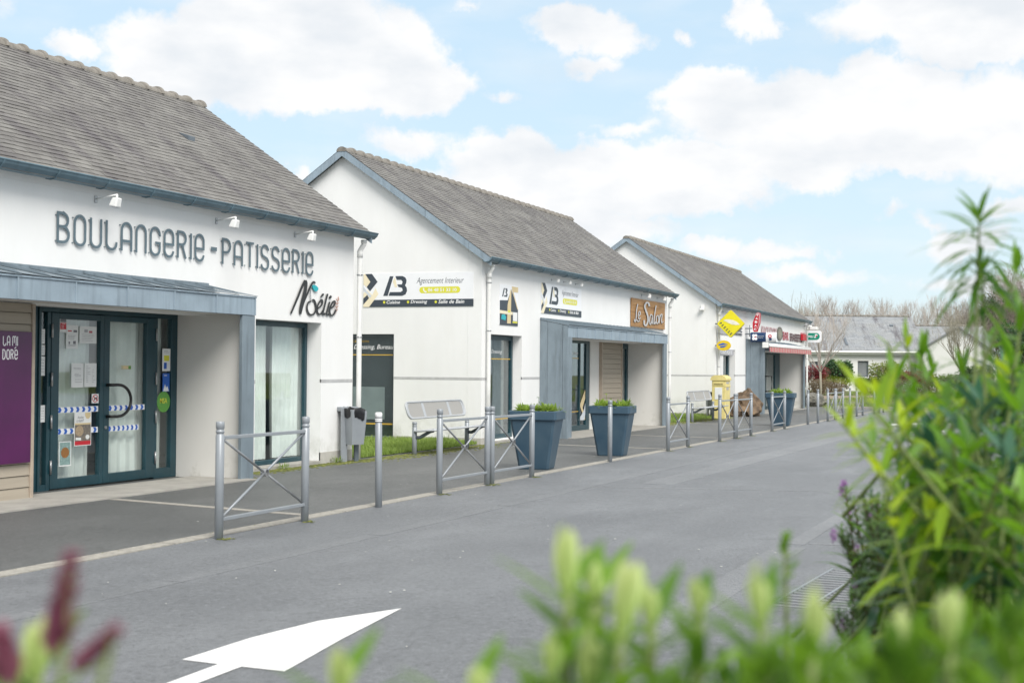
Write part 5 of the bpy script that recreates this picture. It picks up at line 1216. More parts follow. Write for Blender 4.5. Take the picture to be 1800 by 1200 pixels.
# ------------------------------------------------------------------ background buildings
RH = Vector((RIGHT.x, RIGHT.y, 0)).normalized(); FH = Vector((FWD.x, FWD.y, 0)).normalized(); ROT = math.atan2(RH.y, RH.x)
def bgp(px, dep): return CAMP.xy.to_3d() + FH*dep + RH*((px-900)/FPX*dep)
def hor(px): return 652-(1862-px)*math.tan(ROLL)
def bz(px, py, dep): return CAMH + (hor(px)-py)*dep/FPX
WB = wallmat('pale_render', (.74, .74, .72))
def house(label, pxl, pxr, dep, z_e, z_r, depth, wins, chim=None, hidel=0):
    L_ = (pxr-pxl)/FPX*dep; p = bgp(pxl, dep); g0 = gz(p.x)-.1
    o = empty('house', (p.x, p.y, g0), label, 'building', None, ROT); ze, zr = z_e-g0, z_r-g0
    m = MB(); us = sorted({0, L_, *[u for w in wins for u in w[:2]]}); vs = sorted({-.3, ze, *[v for w in wins for v in w[2:]]})
    cells(m, us, vs, lambda u, v: not any(w[0] < u < w[1] and w[2] < v < w[3] for w in wins), lambda u, v, d: (u, d, v), 0, .3)
    for X in (0, L_-.3): m.extr([(X, .302, -.3), (X, .302, ze+.1), (X, depth/2, zr-.12), (X, depth, ze+.1), (X, depth, -.3)], (.3, 0, 0))
    m.box(.3, depth-.3, -.3, L_-.3, depth-.001, ze); m.build('wall', WB, o)
    r = MB(); rn = random.Random(int(pxl))
    for (ya, yb) in ((-.25, depth/2), (depth+.25, depth/2)):
        za = ze+.02; s = (zr-za)/(depth/2+.25); r.extr([(-.2, ya, za-.12), (-.2, yb, zr-.12), (-.2, yb, zr), (-.2, ya, za)], (L_+.4, 0, 0))
        slates(r, -.22, L_+.22, int(pxl)+int(ya), ya-.02, za+.005, yb, zr+.005, .15, .30)
    rf = r.build('roof', SLATE2, o); m = MB()
    x = -.2
    while x < L_: m.tube([(x, depth/2, zr+.0), (x+.4, depth/2, zr+.005)], .085, 8); m.tube([(x+.36, depth/2, zr+.004), (x+.42, depth/2, zr+.004)], .1, 8); x += .4
    m.build('ridge_tiles', RIDGE, rf)
    m = MB(); m.tube([(-.2, -.33, ze-.02), (L_+.2, -.33, ze-.02)], .06, 8); m.box(-.2, -.26, ze-.16, L_+.2, -.24, ze-.0); m.build('gutter', ZINC if False else WHITEP, o)
    for w in wins:
        m = MB(); frame(m, w[0]+.01, w[1]-.01, w[2]+.01, w[3]-.01, .1, .06, .06); f = m.build('window', STEELD, o)
        m = MB(); m.box(w[0]+.03, .13, w[2]+.03, w[1]-.03, .135, w[3]-.03); m.build('glass', FILML, f)
    return o, rf, L_, ze, zr
dB = 80; zE_, zR_ = bz(1500, 618, dB), bz(1500, 555.5, dB+3)
def wn(pxl, a, b, c, d, dep): g0 = gz(bgp(pxl, dep).x)-.1; return ((a-pxl)/FPX*dep, (b-pxl)/FPX*dep, bz(a, d, dep)-g0, bz(a, c, dep)-g0)
hb, rfb, LB, _, _ = house('long low white house with a grey slate roof behind the hedge', 1330, 1621, dB, zE_, zR_, 6.0, [wn(1330, 1508, 1527, 634, 662, dB), wn(1330, 1423, 1438, 635, 662, dB), wn(1330, 1601, 1612, 640, 656, dB)])
for px, py, w, h in ((1491, 602, .13, .30), (1440, 573, .22, .06), (1584, 573, .20, .06)):
    m = MB(); u = (px-1330)/FPX*dB; zz = bz(px, py, dB+1.5)-hb.location.z; ze = zE_-hb.location.z; zr = zR_-hb.location.z; t = (zz-ze)/(zr-ze); y = -.25+3.25*t
    sl_ = (zr-ze)/3.25; m.extr([(u-w/2, y-h, zz-h*sl_+.02), (u+w/2, y-h, zz-h*sl_+.02), (u+w/2, y+h, zz+h*sl_+.02), (u-w/2, y+h, zz+h*sl_+.02)], (0, -.02, .05)); m.build('roof_vent', STEELD, rfb)
house('grey slate roof house standing behind the small white gable', 1622, 1746, 84, bz(1700, 625, 84), bz(1700, 573, 86.5), 5, [])
# gable house, gable towards the car park
dG = 76; p = bgp(1622, dG); g0 = gz(p.x)-.1; o = empty('house', (p.x, p.y, g0), 'small white house showing its gable, seen through the shrub leaves', 'building', None, ROT-radians(16))
s = dG/FPX; A = [(0, -.3), (129*s, -.3), (129*s, bz(1751, 627, dG)-g0), (60*s, bz(1682, 577, dG)-g0), (0, bz(1622, 612, dG)-g0)]
m = MB(); m.extr([(u, 0, v) for u, v in A], (0, 7, 0)); m.build('wall', WB, o)
m = MB()
for (a, b) in ((A[4], A[3]), (A[2], A[3])):
    dx = .25*(-1 if a[0] < b[0] else 1); dz = -.2; m.extr([(a[0]+dx, -.15, a[1]+dz+.02), (b[0], -.15, b[1]+.02), (b[0], -.15, b[1]+.12), (a[0]+dx, -.15, a[1]+dz+.12)], (0, 7.3, 0))
m.build('roof', SLATE2, o); m = MB(); m.bbox(.0-.6*0-.0, -.06, 1.0, .55, -.005, 1.35); m.build('window', STEELD, o)
m = MB(); m.bbox(129*s-.02, -.1, -.2, 129*s+.06, 0, A[2][1]-.1); m.build('downpipe', WHITEP, o)

# ------------------------------------------------------------------ grass verge, lawns
GRASSB = mat('grass_ground', (.085, .13, .035), .95, .25, 3, col2=(.16, .15, .07), bump=.6, bscale=30)
GR = leafmat('grass_blade', (.09, .16, .03), (.36, .48, .10), .6, .3)
def blades(name, pts_fn, n, h, label, rn, zf, tint=.5, w=.004):
    m = MB()
    for i in range(n):
        x, y = pts_fn(rn); z = zf(x, y); a = rn.uniform(0, 2*pi); hh = h*rn.uniform(.4, 1.2); t = rn.uniform(.1, .6)*hh; ww = w*rn.uniform(.7, 1.5)
        m.tint = min(1, max(0, tint+rn.gauss(0, .25))); p = Vector((x, y, z)); q = Vector((cos(a), sin(a), 0)); r_ = Vector((-sin(a), cos(a), 0))
        m.poly([p-r_*ww, p+r_*ww, p+q*t*.4+r_*ww*.7+Vector((0,0,hh*.6)), p+q*t*.4-r_*ww*.7+Vector((0,0,hh*.6))]); m.poly([p+q*t*.4-r_*ww*.7+Vector((0,0,hh*.6)), p+q*t*.4+r_*ww*.7+Vector((0,0,hh*.6)), p+q*t+Vector((0,0,hh))])
    m.tint = .5; return tag(m.build(name, GR), label, 'grass', kind='stuff')
rn = random.Random(21)
def lawn(x0, x1, y0, y1, nm, lab, n, wob=.12):
    m = MB(); N_ = 24; E_ = [(x0+(x1-x0)*i/N_, y0+wob*sin(i*1.7)*rn.uniform(.3, 1)+(wob if i in (0, N_) else 0)) for i in range(N_+1)]
    top_ = [m.vert((x, y, gz(x)+.022)) for x, y in E_]; mid = [m.vert((x, y+.4, gz(x)+.06)) for x, y in E_]; bk = [m.vert((x, y1, gz(x)+.08)) for x, y in E_]; lo = [m.vert((x, y, gz(x)-.02)) for x, y in E_]
    for i in range(N_):
        m.face([lo[i], lo[i+1], top_[i+1], top_[i]]); m.face([top_[i], top_[i+1], mid[i+1], mid[i]]); m.face([mid[i], mid[i+1], bk[i+1], bk[i]])
    tag(m.build('lawn', GRASSB), kind='structure')
    blades('grass', lambda r: ((lambda u: (x0+(x1-x0)*u, y0-.08+(y1-y0)*(r.random()**1.7)))(r.random())), n, .085, lab, rn, lambda x, y: gz(x)+.02+min(.05, max(0, (y-y0)*.12)), .62)
lawn(20.7, 25.85, 10.75, 16, 'lawn', 'short bright grass between the bakery and the AB gable', 30000)
lawn(40.15, 46.2, 10.45, 16, 'lawn', 'short grass and weeds beside the far bench', 14000)
# moss and weeds along wall feet and round posts
MOSS = leafmat('moss', (.07, .085, .02), (.24, .25, .06), .9, .1)
m = MB(); r3 = random.Random(9)
def mossline(x0, y0, x1, y1, n, sp, s=.035):
    for i in range(n):
        t = r3.random(); x = x0+(x1-x0)*t+r3.gauss(0, sp*.3); y = y0+(y1-y0)*t-abs(r3.gauss(0, sp)); ss = s*r3.uniform(.3, 1.2)
        m.tint = r3.random(); a = r3.uniform(0, 6); z = gz(x)+.004
        P = [(x+ss*cos(a+k*1.05)*r3.uniform(.6, 1.3), y+ss*sin(a+k*1.05)*r3.uniform(.6, 1.3), z) for k in range(6)]; c = m.vert((x, y, z+ss*.35)); idx = [m.vert(p) for p in P]
        for k in range(6): m.face([idx[k], idx[(k+1) % 6], c])
mossline(16.5, 10.56, 20.4, 10.56, 900, .16); mossline(20.0, 10.5, 25.9, 10.6, 1600, .22); mossline(25.9, 10.55, 29.2, 10.55, 200, .05); mossline(37.6, 10.5, 46.3, 10.35, 900, .22, .05)
mossline(8, 6.98, 60, 6.94, 500, .03, .018); mossline(16.2, 10.2, 16.0, 10.2, 60, .1); mossline(49.5, 10.5, 51, 10.5, 80, .1); mossline(60.3, 10.5, 64, 10.5, 200, .12)
for a, b, _ in BR:
    for q in (a, b): c = grd(*q); mossline(c.x-.05, c.y-.0, c.x+.06, c.y-.02, 26, .05, .02)
m.tint = .5; tag(m.build('moss', MOSS), 'yellow-green moss along wall feet and post bases', 'moss', kind='stuff')
r4 = random.Random(31)
for x, y, l in ((19.75, 10.5, 'weed tuft at the bakery corner beside the litter bin'), (24.4, 10.75, 'weed tuft under the far end of the near bench'), (18.1, 10.5, 'tiny weed tuft below the bakery window'), (41.9, 10.55, 'weed tuft under the far bench')):
    m = MB((x, y, gz(x))); tuft(m, (x, y, gz(x)), .09 if x < 24 else .22, 60, .07 if x < 24 else .16, .014, r4, .9, .5); tag(m.build('weed', GR), l, 'weed')

# far verge: low bank behind a kerb, with a timber edge
def vz(x, y): return gz(x)-.02+ .55*max(0, min(1, (x-63.2)/7))
m = MB(); xs = [62.8, 63.2, 65, 67, 70, 75, 82, 100, 160, 320]; ys = [14-6*i for i in range(30)]
for i in range(len(xs)-1):
    for j in range(len(ys)-1):
        ox = [(-1.2 if y < 8 else 1.9 if y > 8.5 else 0) for y in (ys[j], ys[j+1])]
        m.poly([(xs[i]+ox[0], ys[j], vz(xs[i], 0)), (xs[i]+ox[1], ys[j+1], vz(xs[i], 0)), (xs[i+1]+ox[1], ys[j+1], vz(xs[i+1], 0)), (xs[i+1]+ox[0], ys[j], vz(xs[i+1], 0))])
tag(m.build('verge', GRASSB), kind='structure')
m = MB(); 
for j in range(60): m.bbox(61.45, 8-j*1.0, gz(62)-.1, 61.6, 8.99-j*1.0, gz(62)+.10, .01)
tag(m.build('kerb', CONC), kind='structure')
blades('grass', lambda r: (lambda x: (x, r.uniform(9.5, -30)))(62+12*r.random()**1.5), 26000, .12, 'grass on the low bank across the end of the car park', rn, lambda x, y: vz(x+(1.2 if y < 8 else 0), y), .35, .012)
e = at(1416, 695, 66); f_ = at(1500, 697, 66)
m = MB(); p0 = bgp(1405, 67); p1 = bgp(1640, 67); z_ = bz(1430, 695, 67); u = (p1-p0)
m.extr([(p0.x, p0.y, z_-.2), (p0.x+FH.x*.2, p0.y+FH.y*.2, z_-.2), (p0.x+FH.x*.2, p0.y+FH.y*.2, z_), (p0.x, p0.y, z_)], (u.x, u.y, 0)); tag(m.build('timber_edging', TIMBE), 'long pale timber edging beam on the grass bank behind the bollards', 'edging')
c = bgp(1430, 64); rock((c.x, c.y, gz(c.x)+.05), .66, .6, .42, 5, RKG, 'dark grey boulder on the verge at the end of the bar')
c = bgp(1501, 63); rock((c.x, c.y, gz(c.x)-.05), .42, .4, .22, 6, RKG, 'low dark boulder partly hidden by the far bollards')

# ------------------------------------------------------------------ shrubs and trees
def clump(mb, c, rad, n, L_, rn, tint0=.5, shell=.55, w=.5):
    for i in range(n):
        d = Vector((rn.gauss(0,1), rn.gauss(0,1), rn.gauss(0,1))).normalized(); k = (shell+(1-shell)*rn.random()) if rn.random() < .8 else rn.random()
        p = Vector((c[0]+d.x*rad[0]*k, c[1]+d.y*rad[1]*k, c[2]+d.z*rad[2]*k)); a = Vector((rn.gauss(0,1), rn.gauss(0,1), rn.gauss(0,.7))).normalized(); b = a.orthogonal().normalized()
        l = L_*rn.uniform(.6, 1.3); mb.tint = min(1, max(0, tint0+rn.gauss(0, .25))); mb.poly([p-a*l*.5, p+b*l*w*.5, p+a*l*.5, p-b*l*w*.5])
    mb.tint = .5
def shrub(px, pytop, pybot, dep, wpx, dark, light, label, n, L_, seed, name='shrub', stems=True, flat=.5):
    rn = random.Random(seed); c = bgp(px, dep); zt = bz(px, pytop, dep); zb = vz(c.x, c.y)-.05; H_ = zt-zb; R0 = wpx/2*dep/FPX
    o = empty(name, (c.x, c.y, zb), label, 'shrub' if name != 'hedge' else 'hedge')
    m = MB((c.x, c.y, zb)); k = max(5, int(wpx/14)+4)
    for i in range(k):
        u = rn.uniform(-.72, .72)*R0; hh = rn.uniform(.5, .8)*H_*(1-.35*(abs(u)/R0)**2); cc = Vector((c.x, c.y, zb+hh))+RH*u+FH*rn.uniform(-.3, .3)*R0
        clump(m, cc, (R0*rn.uniform(.3, .48),)*2+((H_-hh)*rn.uniform(.85, 1.05),), n//k, L_, rn, rn.uniform(.25, .75))
    m.build('foliage', leafmat(label[:18].replace(' ', '_'), dark, light, .5, .3), o)
    if stems:
        m = MB((c.x, c.y, zb))
        for i in range(46):
            u = rn.uniform(-.8, .8)*R0; p = Vector((c.x, c.y, zb))+RH*u*.6+FH*rn.uniform(-.3, .3)*R0; q = Vector((c.x, c.y, zb+H_*rn.uniform(.5, .9)))+RH*u*1.1+FH*rn.uniform(-.5, .2)*R0
            mid = (p+q)/2+Vector((rn.gauss(0,.08), rn.gauss(0,.08), 0)); m.tube([p, mid, q], .018, 4, .006, False)
        m.build('stems', mat('stem_brown', (.22, .16, .11), .9), o)
    return o
shrub(1436, 640, 704, 70, 62, (.11, .015, .02), (.34, .06, .06), 'red-leaved photinia hedge at the end of the bar', 2600, .10, 1)
shrub(1466, 630, 700, 71.5, 66, (.015, .05, .02), (.10, .20, .07), 'dark green round laurel behind the young tree', 3200, .15, 2)
shrub(1450, 664, 706, 68.5, 84, (.10, .07, .04), (.24, .19, .10), 'brown twiggy hedge below the red and green shrubs', 2400, .07, 3, 'hedge')
shrub(1562, 632, 702, 70, 74, (.05, .10, .02), (.45, .45, .10), 'yellow-flecked green shrub before the long white house', 3200, .11, 4)
shrub(1608, 650, 704, 69, 76, (.10, .05, .03), (.36, .12, .07), 'low reddish-brown shrub right of the yellow-flecked one', 2600, .09, 5)
shrub(1530, 662, 706, 70, 60, (.03, .07, .02), (.16, .24, .07), 'small mid-green shrub under the house window', 2000, .10, 6)
shrub(1660, 655, 712, 66, 90, (.05, .08, .02), (.22, .28, .08), 'loose green shrub seen through the leaves before the gable', 2400, .10, 7)
shrub(1722, 640, 712, 66, 80, (.03, .07, .03), (.15, .22, .07), 'tall green bush at the foot of the white gable', 2600, .12, 8)
shrub(1790, 560, 712, 72, 110, (.02, .06, .025), (.10, .17, .06), 'big ivy-green bush at the right edge under the wood', 4600, .16, 9)
shrub(1765, 510, 700, 92, 110, (.03, .05, .025), (.12, .15, .07), 'dull green ivy-clad thicket below the bare wood', 4600, .2, 10)
shrub(1640, 690, 716, 63, 40, (.12, .06, .04), (.30, .14, .09), 'small rust-brown clump on the grass bank', 700, .07, 11, stems=False)

def branch(mb, p, d, L_, r, depth, rn, spread=.5, up=.15, nseg=3, tw=4, minr=.006):
    pts = [Vector(p)]; dd = d.normalized(); rs = [r]
    for i in range(nseg):
        dd = (dd+Vector((rn.gauss(0,1), rn.gauss(0,1), rn.gauss(0,1)))*.12+Vector((0,0,up*.3))).normalized(); pts.append(pts[-1]+dd*L_/nseg); rs.append(max(minr*.6, r*(1-.55*(i+1)/nseg)))
    mb.tube(pts, rs, 3 if depth < 2 else 5, caps=False)
    if depth == 0: return
    for i in range(tw):
        t = rn.uniform(.3, 1); k = min(nseg-1, int(t*nseg)); f = t*nseg-k; q = pts[k].lerp(pts[k+1], f); ax = dd.orthogonal().normalized(); ax.rotate(Matrix.Rotation(rn.uniform(0, 2*pi), 3, dd))
        nd = (dd*(1-spread)+ax*spread*rn.uniform(.7, 1.2)+Vector((0,0,up))).normalized(); branch(mb, q, nd, L_*rn.uniform(.5, .8), max(minr, rs[k]*.55), depth-1, rn, spread, up, nseg, tw, minr)
BARK = mat('grey_bark', (.22, .19, .16), .9, .2, 5); BARKP = mat('pale_bark', (.36, .33, .26), .85, .15, 8); TWIG = mat('reddish_twig', (.54, .48, .43), .9, .2, 5); TWIGG = mat('olive_twig', (.34, .32, .25), .9, .2, 5)
def poplar(H_, seed, twm, tw=5, dep=3, wide=.75, minr=.006):
    rn = random.Random(seed); m = MB(); tr = [(0,0,0)]; n = 7
    for i in range(n): tr.append((tr[-1][0]+rn.gauss(0,.05), tr[-1][1]+rn.gauss(0,.05), H_*.9*(i+1)/n))
    m.tube(tr, .13*H_/8, 6, .03)
    c = MB()
    for i in range(int(H_*2.6)):
        z = H_*rn.uniform(.2, .9); k = min(n-1, int(z/(H_*.9)*n)); a = rn.uniform(0, 2*pi); e = wide
        branch(c, (tr[k][0], tr[k][1], z), Vector((cos(a)*e, sin(a)*e, 1)), H_*.42*(1.15-z/H_), .026*(1.2-z/H_)+.006, dep-1, rn, .36, .45, 4, tw+1, minr)
    return m, c
def topz(o):
    return max(v.co.z for c in o.children for v in c.data.vertices)
def place_tree(mc, mats, px, dep, label, sc=1, group=None, name='bare_tree', rot=0):
    p = bgp(px, dep); o = empty(name, (p.x, p.y, vz(p.x, p.y)-.2), label, 'tree', group, rot); o.scale = (sc,)*3
    if isinstance(mc[0], MB): mc[0].build('trunk', mats[0], o); mc[1].build('crown', mats[1], o)
    return o
protos = []
for s_ in (1, 2, 3):
    o = place_tree(poplar(8.5, s_, TWIG, 4, 3), (BARK, TWIG), 1400, 118, 'x', 1, 'bare trees behind the long slate roof', 'poplar_tree'); protos.append(o)
posn = ['first', 'second', 'third', 'fourth', 'fifth', 'sixth', 'seventh', 'eighth', 'ninth', 'tenth', 'eleventh', 'twelfth', 'thirteenth', 'fourteenth']
TL = [(1403, 535, 130), (1420, 535, 122), (1450, 512, 118), (1463, 518, 121), (1490, 522, 118), (1506, 520, 122), (1541, 514, 116), (1556, 520, 124), (1580, 524, 122), (1600, 519, 118), (1627, 528, 120), (1650, 512, 116), (1668, 530, 122), (1692, 522, 112)]
used = [False]*3
for i, (px, pyt, dep) in enumerate(TL):
    k = i % 3; o = protos[k] if not used[k] else copy_tree(protos[k]); used[k] = True
    p = bgp(px, dep); z0 = vz(p.x, p.y)-.2; o.location = (p.x, p.y, z0); h = bz(px, pyt, dep)-z0; s = h/topz(o); o.scale = (s*1.15, s*1.15, s); o.rotation_euler[2] = i*1.3
    o['label'] = posn[i]+' bare tree from the left, above the long slate roof'
# hazy low copse behind the bar roof
COP = []
rn = random.Random(77)
m = MB(); c0 = bgp(1420, 128)
for i in range(70):
    px = rn.uniform(1388, 1446); p = bgp(px, rn.uniform(122, 134)); zt = bz(px, rn.uniform(530, 545), 128); z0 = vz(p.x, p.y); branch(m, (p.x, p.y, z0), Vector((rn.gauss(0,.05), rn.gauss(0,.05), 1)), (zt-z0)*.52, .045, 2, rn, .25, .4, 3, 5, .013)
tag(m.build('copse', TWIGG), 'low olive-brown copse showing over the end of the bar roof', 'copse', kind='stuff')
# wood on the right: wide-crowned bare trees
def oak(H_, seed, minr=.016):
    rn = random.Random(seed); m = MB(); m.tube([(0,0,0), (.05,0,H_*.15), (0,.08,H_*.3)], .3, 7, .2); c = MB()
    for i in range(9):
        a = i*2.4+rn.uniform(-.3, .3); e = rn.uniform(.35, 1.1); branch(c, (0, .05, H_*rn.uniform(.2, .32)), Vector((cos(a)*e, sin(a)*e, 1)), H_*rn.uniform(.38, .5), .15, 4, rn, .52, .12, 4, 4, minr)
    return m, c
oa = place_tree(oak(11, 5), (BARK, mat('oak_twig', (.27, .23, .19), .9)), 1720, 100, 'x', 1, 'wide bare trees of the wood', 'oak_tree')
OT = [(1700, 520, 104, 'wide bare tree of the wood just right of the small gable'), (1735, 505, 100, 'wide bare tree behind the tall foreground shoot'), (1770, 470, 98, 'high bare tree of the wood near the right edge'), (1812, 445, 95, 'highest bare tree of the wood at the right edge'), (1790, 500, 88, 'lower bare tree in front of the wood at the right edge')]
for i, (px, pyt, dep, lab) in enumerate(OT):
    o = oa if i == 0 else copy_tree(oa); p = bgp(px, dep); z0 = vz(p.x, p.y)-.2; s = (bz(px, pyt, dep)-z0)/topz(o); o.location = (p.x, p.y, z0); o.scale = (s, s, s); o.rotation_euler[2] = i*1.9; o['label'] = lab
# two young trees with pale trunks
def young(H_, seed, zf=.38):
    rn = random.Random(seed); m = MB(); m.tube([(0,0,0), (.01,.0,H_*.2), (0,.02,H_*zf)], .062, 8, .05); c = MB()
    for i in range(9):
        a = i*2.4; e = rn.uniform(.5, 1.0); branch(c, (0, .02, H_*zf*rn.uniform(.96, 1.0)), Vector((cos(a)*e, sin(a)*e, 1)), H_*.42, .034, 3, rn, .38, .3, 4, 4, .006)
    return m, c
p = bgp(1443, 66); z0 = vz(p.x, p.y)-.1; h = bz(1443, 572, 66)-z0; o = place_tree(young(h*1.02, 8, .42), (BARKP, TWIG), 1443, 66, 'young tree with a pale trunk and red twigs below the betting sign', 1, None, 'young_tree')
p = bgp(1690, 68); z0 = vz(p.x, p.y)-.1; h = bz(1690, 562, 68)-z0; o = place_tree(young(h*1.05, 9, .36), (BARKP, TWIGG), 1690, 68, 'young bare tree spreading in front of the small white gable', 1, None, 'young_tree')

# ------------------------------------------------------------------ foreground planting
def shoot(st, lf, tip, lean, length, n, L_, w, rn, tint, droop=.5, z0=None, up0=1.1, start=.45, hz=.75):
    """a leafy stem that ends at tip; leaves spiral along the upper part"""
    tip = Vector(tip); root = tip-Vector((lean[0], lean[1], 1)).normalized()*length; mid = (tip+root)/2+Vector((lean[0]*.05, lean[1]*.05, 0))
    path = crom([tuple(root), tuple(mid), tuple(tip)], 6); st.tube(path, [.006-.004*i/(len(path)-1) for i in range(len(path))], 6, caps=False)
    for i in range(n):
        t = (i+.5)/n; s = start+(1-start)*t; k = min(len(path)-2, int(s*(len(path)-1))); f = s*(len(path)-1)-k; p = Vector(path[k]).lerp(Vector(path[k+1]), min(1, f))
        ax = (Vector(path[k+1])-Vector(path[k])).normalized(); a = i*2.39996+rn.uniform(-.2, .2); o1 = ax.orthogonal().normalized(); o1.rotate(Matrix.Rotation(a, 3, ax))
        el = (t**1.6)*up0-.05+rn.gauss(0, .12); d = (o1*max(.15, 1-el*.75)+ax*el).normalized(); k2 = (.55+.45*sin(pi*min(1, t*1.0)**.8+.2)) if t > .6 else 1
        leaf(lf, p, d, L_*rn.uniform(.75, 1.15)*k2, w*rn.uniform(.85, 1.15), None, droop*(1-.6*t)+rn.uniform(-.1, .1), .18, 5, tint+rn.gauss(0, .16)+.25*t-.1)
L1 = leafmat('lance_leaf', (.012, .065, .010), (.21, .43, .024), .34, .4); L2 = leafmat('bright_lance_leaf', (.10, .25, .006), (.50, .64, .03), .4, .45); STM = mat('green_stem', (.20, .26, .08), .6); L3 = leafmat('bluish_leaf', (.012, .06, .035), (.10, .24, .13), .28, .2)
G0 = lambda p: Vector((p[0], p[1], gz(p[0])))
rn = random.Random(101)
def shrub_root(px, dep): p = at(px, 650, dep); return (p.x, p.y, gz(p.x))
big = empty('lance_leaf_shrub', shrub_root(1720, 2.6), 'tall green shrub with long narrow leaves filling the right edge', 'shrub')
def B_(): return MB(big.location)
st = B_(); l1 = B_(); l2 = B_(); l3 = B_()
# tall leader with drooping narrow leaves
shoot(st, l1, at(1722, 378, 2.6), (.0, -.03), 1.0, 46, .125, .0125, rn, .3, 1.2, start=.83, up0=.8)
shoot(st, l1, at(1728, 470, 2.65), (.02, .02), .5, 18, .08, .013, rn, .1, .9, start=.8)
spec = [ # px, py, depth, leaflength, width, n, mat, tint
 (1790,470,2.0,.10,.010,16,0,.45),(1795,560,1.9,.10,.012,18,0,.5),(1560,600,2.1,.055,.008,10,1,.4),(1500,672,1.55,.085,.011,22,1,.55),(1590,592,2.1,.07,.008,12,1,.3),(1478,742,1.7,.08,.011,20,1,.5),(1540,690,1.8,.09,.012,22,1,.4),(1525,770,1.75,.08,.011,18,0,.6),(1570,660,2.0,.09,.011,20,0,.6),(1620,620,2.1,.09,.011,20,0,.5),
 (1640,650,2.3,.09,.011,18,0,.5),(1690,640,2.1,.09,.010,18,0,.4),(1745,600,2.2,.10,.012,20,0,.4),(1780,640,1.9,.10,.013,22,0,.5),(1600,700,2.0,.09,.012,20,0,.55),(1660,720,1.9,.10,.013,22,0,.45),
 (1720,700,1.8,.11,.014,24,2,.5),(1560,740,1.9,.09,.012,18,0,.5),(1790,720,1.7,.11,.014,22,0,.5),(1630,780,1.8,.10,.013,22,2,.4),(1700,780,1.7,.11,.014,24,0,.5),(1770,800,1.6,.11,.015,24,2,.45),
 (1545,820,1.6,.075,.011,16,1,.55),(1600,850,1.8,.09,.012,20,0,.5),(1575,800,2.0,.08,.011,16,1,.3),(1660,860,1.8,.10,.013,20,0,.5),(1730,860,1.6,.11,.015,24,0,.55),(1795,880,1.5,.11,.015,22,0,.5),
 (1640,930,1.9,.09,.012,18,0,.35),(1700,940,1.7,.10,.013,20,2,.4),(1770,950,1.6,.10,.014,22,0,.45),(1640,900,1.7,.08,.011,16,1,.45),(1660,980,1.9,.09,.012,16,2,.3),
 (1690,1020,1.8,.10,.013,20,0,.3),(1760,1040,1.6,.10,.014,20,2,.4),(1620,1050,1.8,.09,.013,18,0,.3),(1790,1110,1.5,.10,.014,20,0,.35),(1700,1110,1.7,.10,.014,20,0,.3)]
for (px, py, d, L_, w, n, k, t) in spec:
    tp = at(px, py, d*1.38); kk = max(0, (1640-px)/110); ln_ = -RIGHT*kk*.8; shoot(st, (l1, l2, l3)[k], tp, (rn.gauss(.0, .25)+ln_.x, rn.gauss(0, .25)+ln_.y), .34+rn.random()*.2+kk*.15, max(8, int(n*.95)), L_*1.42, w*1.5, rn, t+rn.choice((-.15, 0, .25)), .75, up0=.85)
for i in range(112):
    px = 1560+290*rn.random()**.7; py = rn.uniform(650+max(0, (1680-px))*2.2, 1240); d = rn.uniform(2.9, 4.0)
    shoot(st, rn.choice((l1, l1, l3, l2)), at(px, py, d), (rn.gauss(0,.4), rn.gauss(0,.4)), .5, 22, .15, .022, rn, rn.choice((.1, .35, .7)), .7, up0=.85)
for i in range(30):
    px = rn.uniform(1640, 1830); p = at(px, rn.uniform(760, 1100), rn.uniform(2.0, 3)); q = Vector((big.location.x+rn.uniform(-.4,.4), big.location.y+rn.uniform(-.3,.3), gz(2))); st.tube(crom([tuple(q), tuple((p+q)/2+Vector((rn.gauss(0,.05), rn.gauss(0,.05), .05))), tuple(p)], 4), .006, 5, .003, False)
st.build('stems', STM, big); l1.build('leaves', L1, big); l2.build('bright_leaves', L2, big); l3.build('bluish_leaves', L3, big)

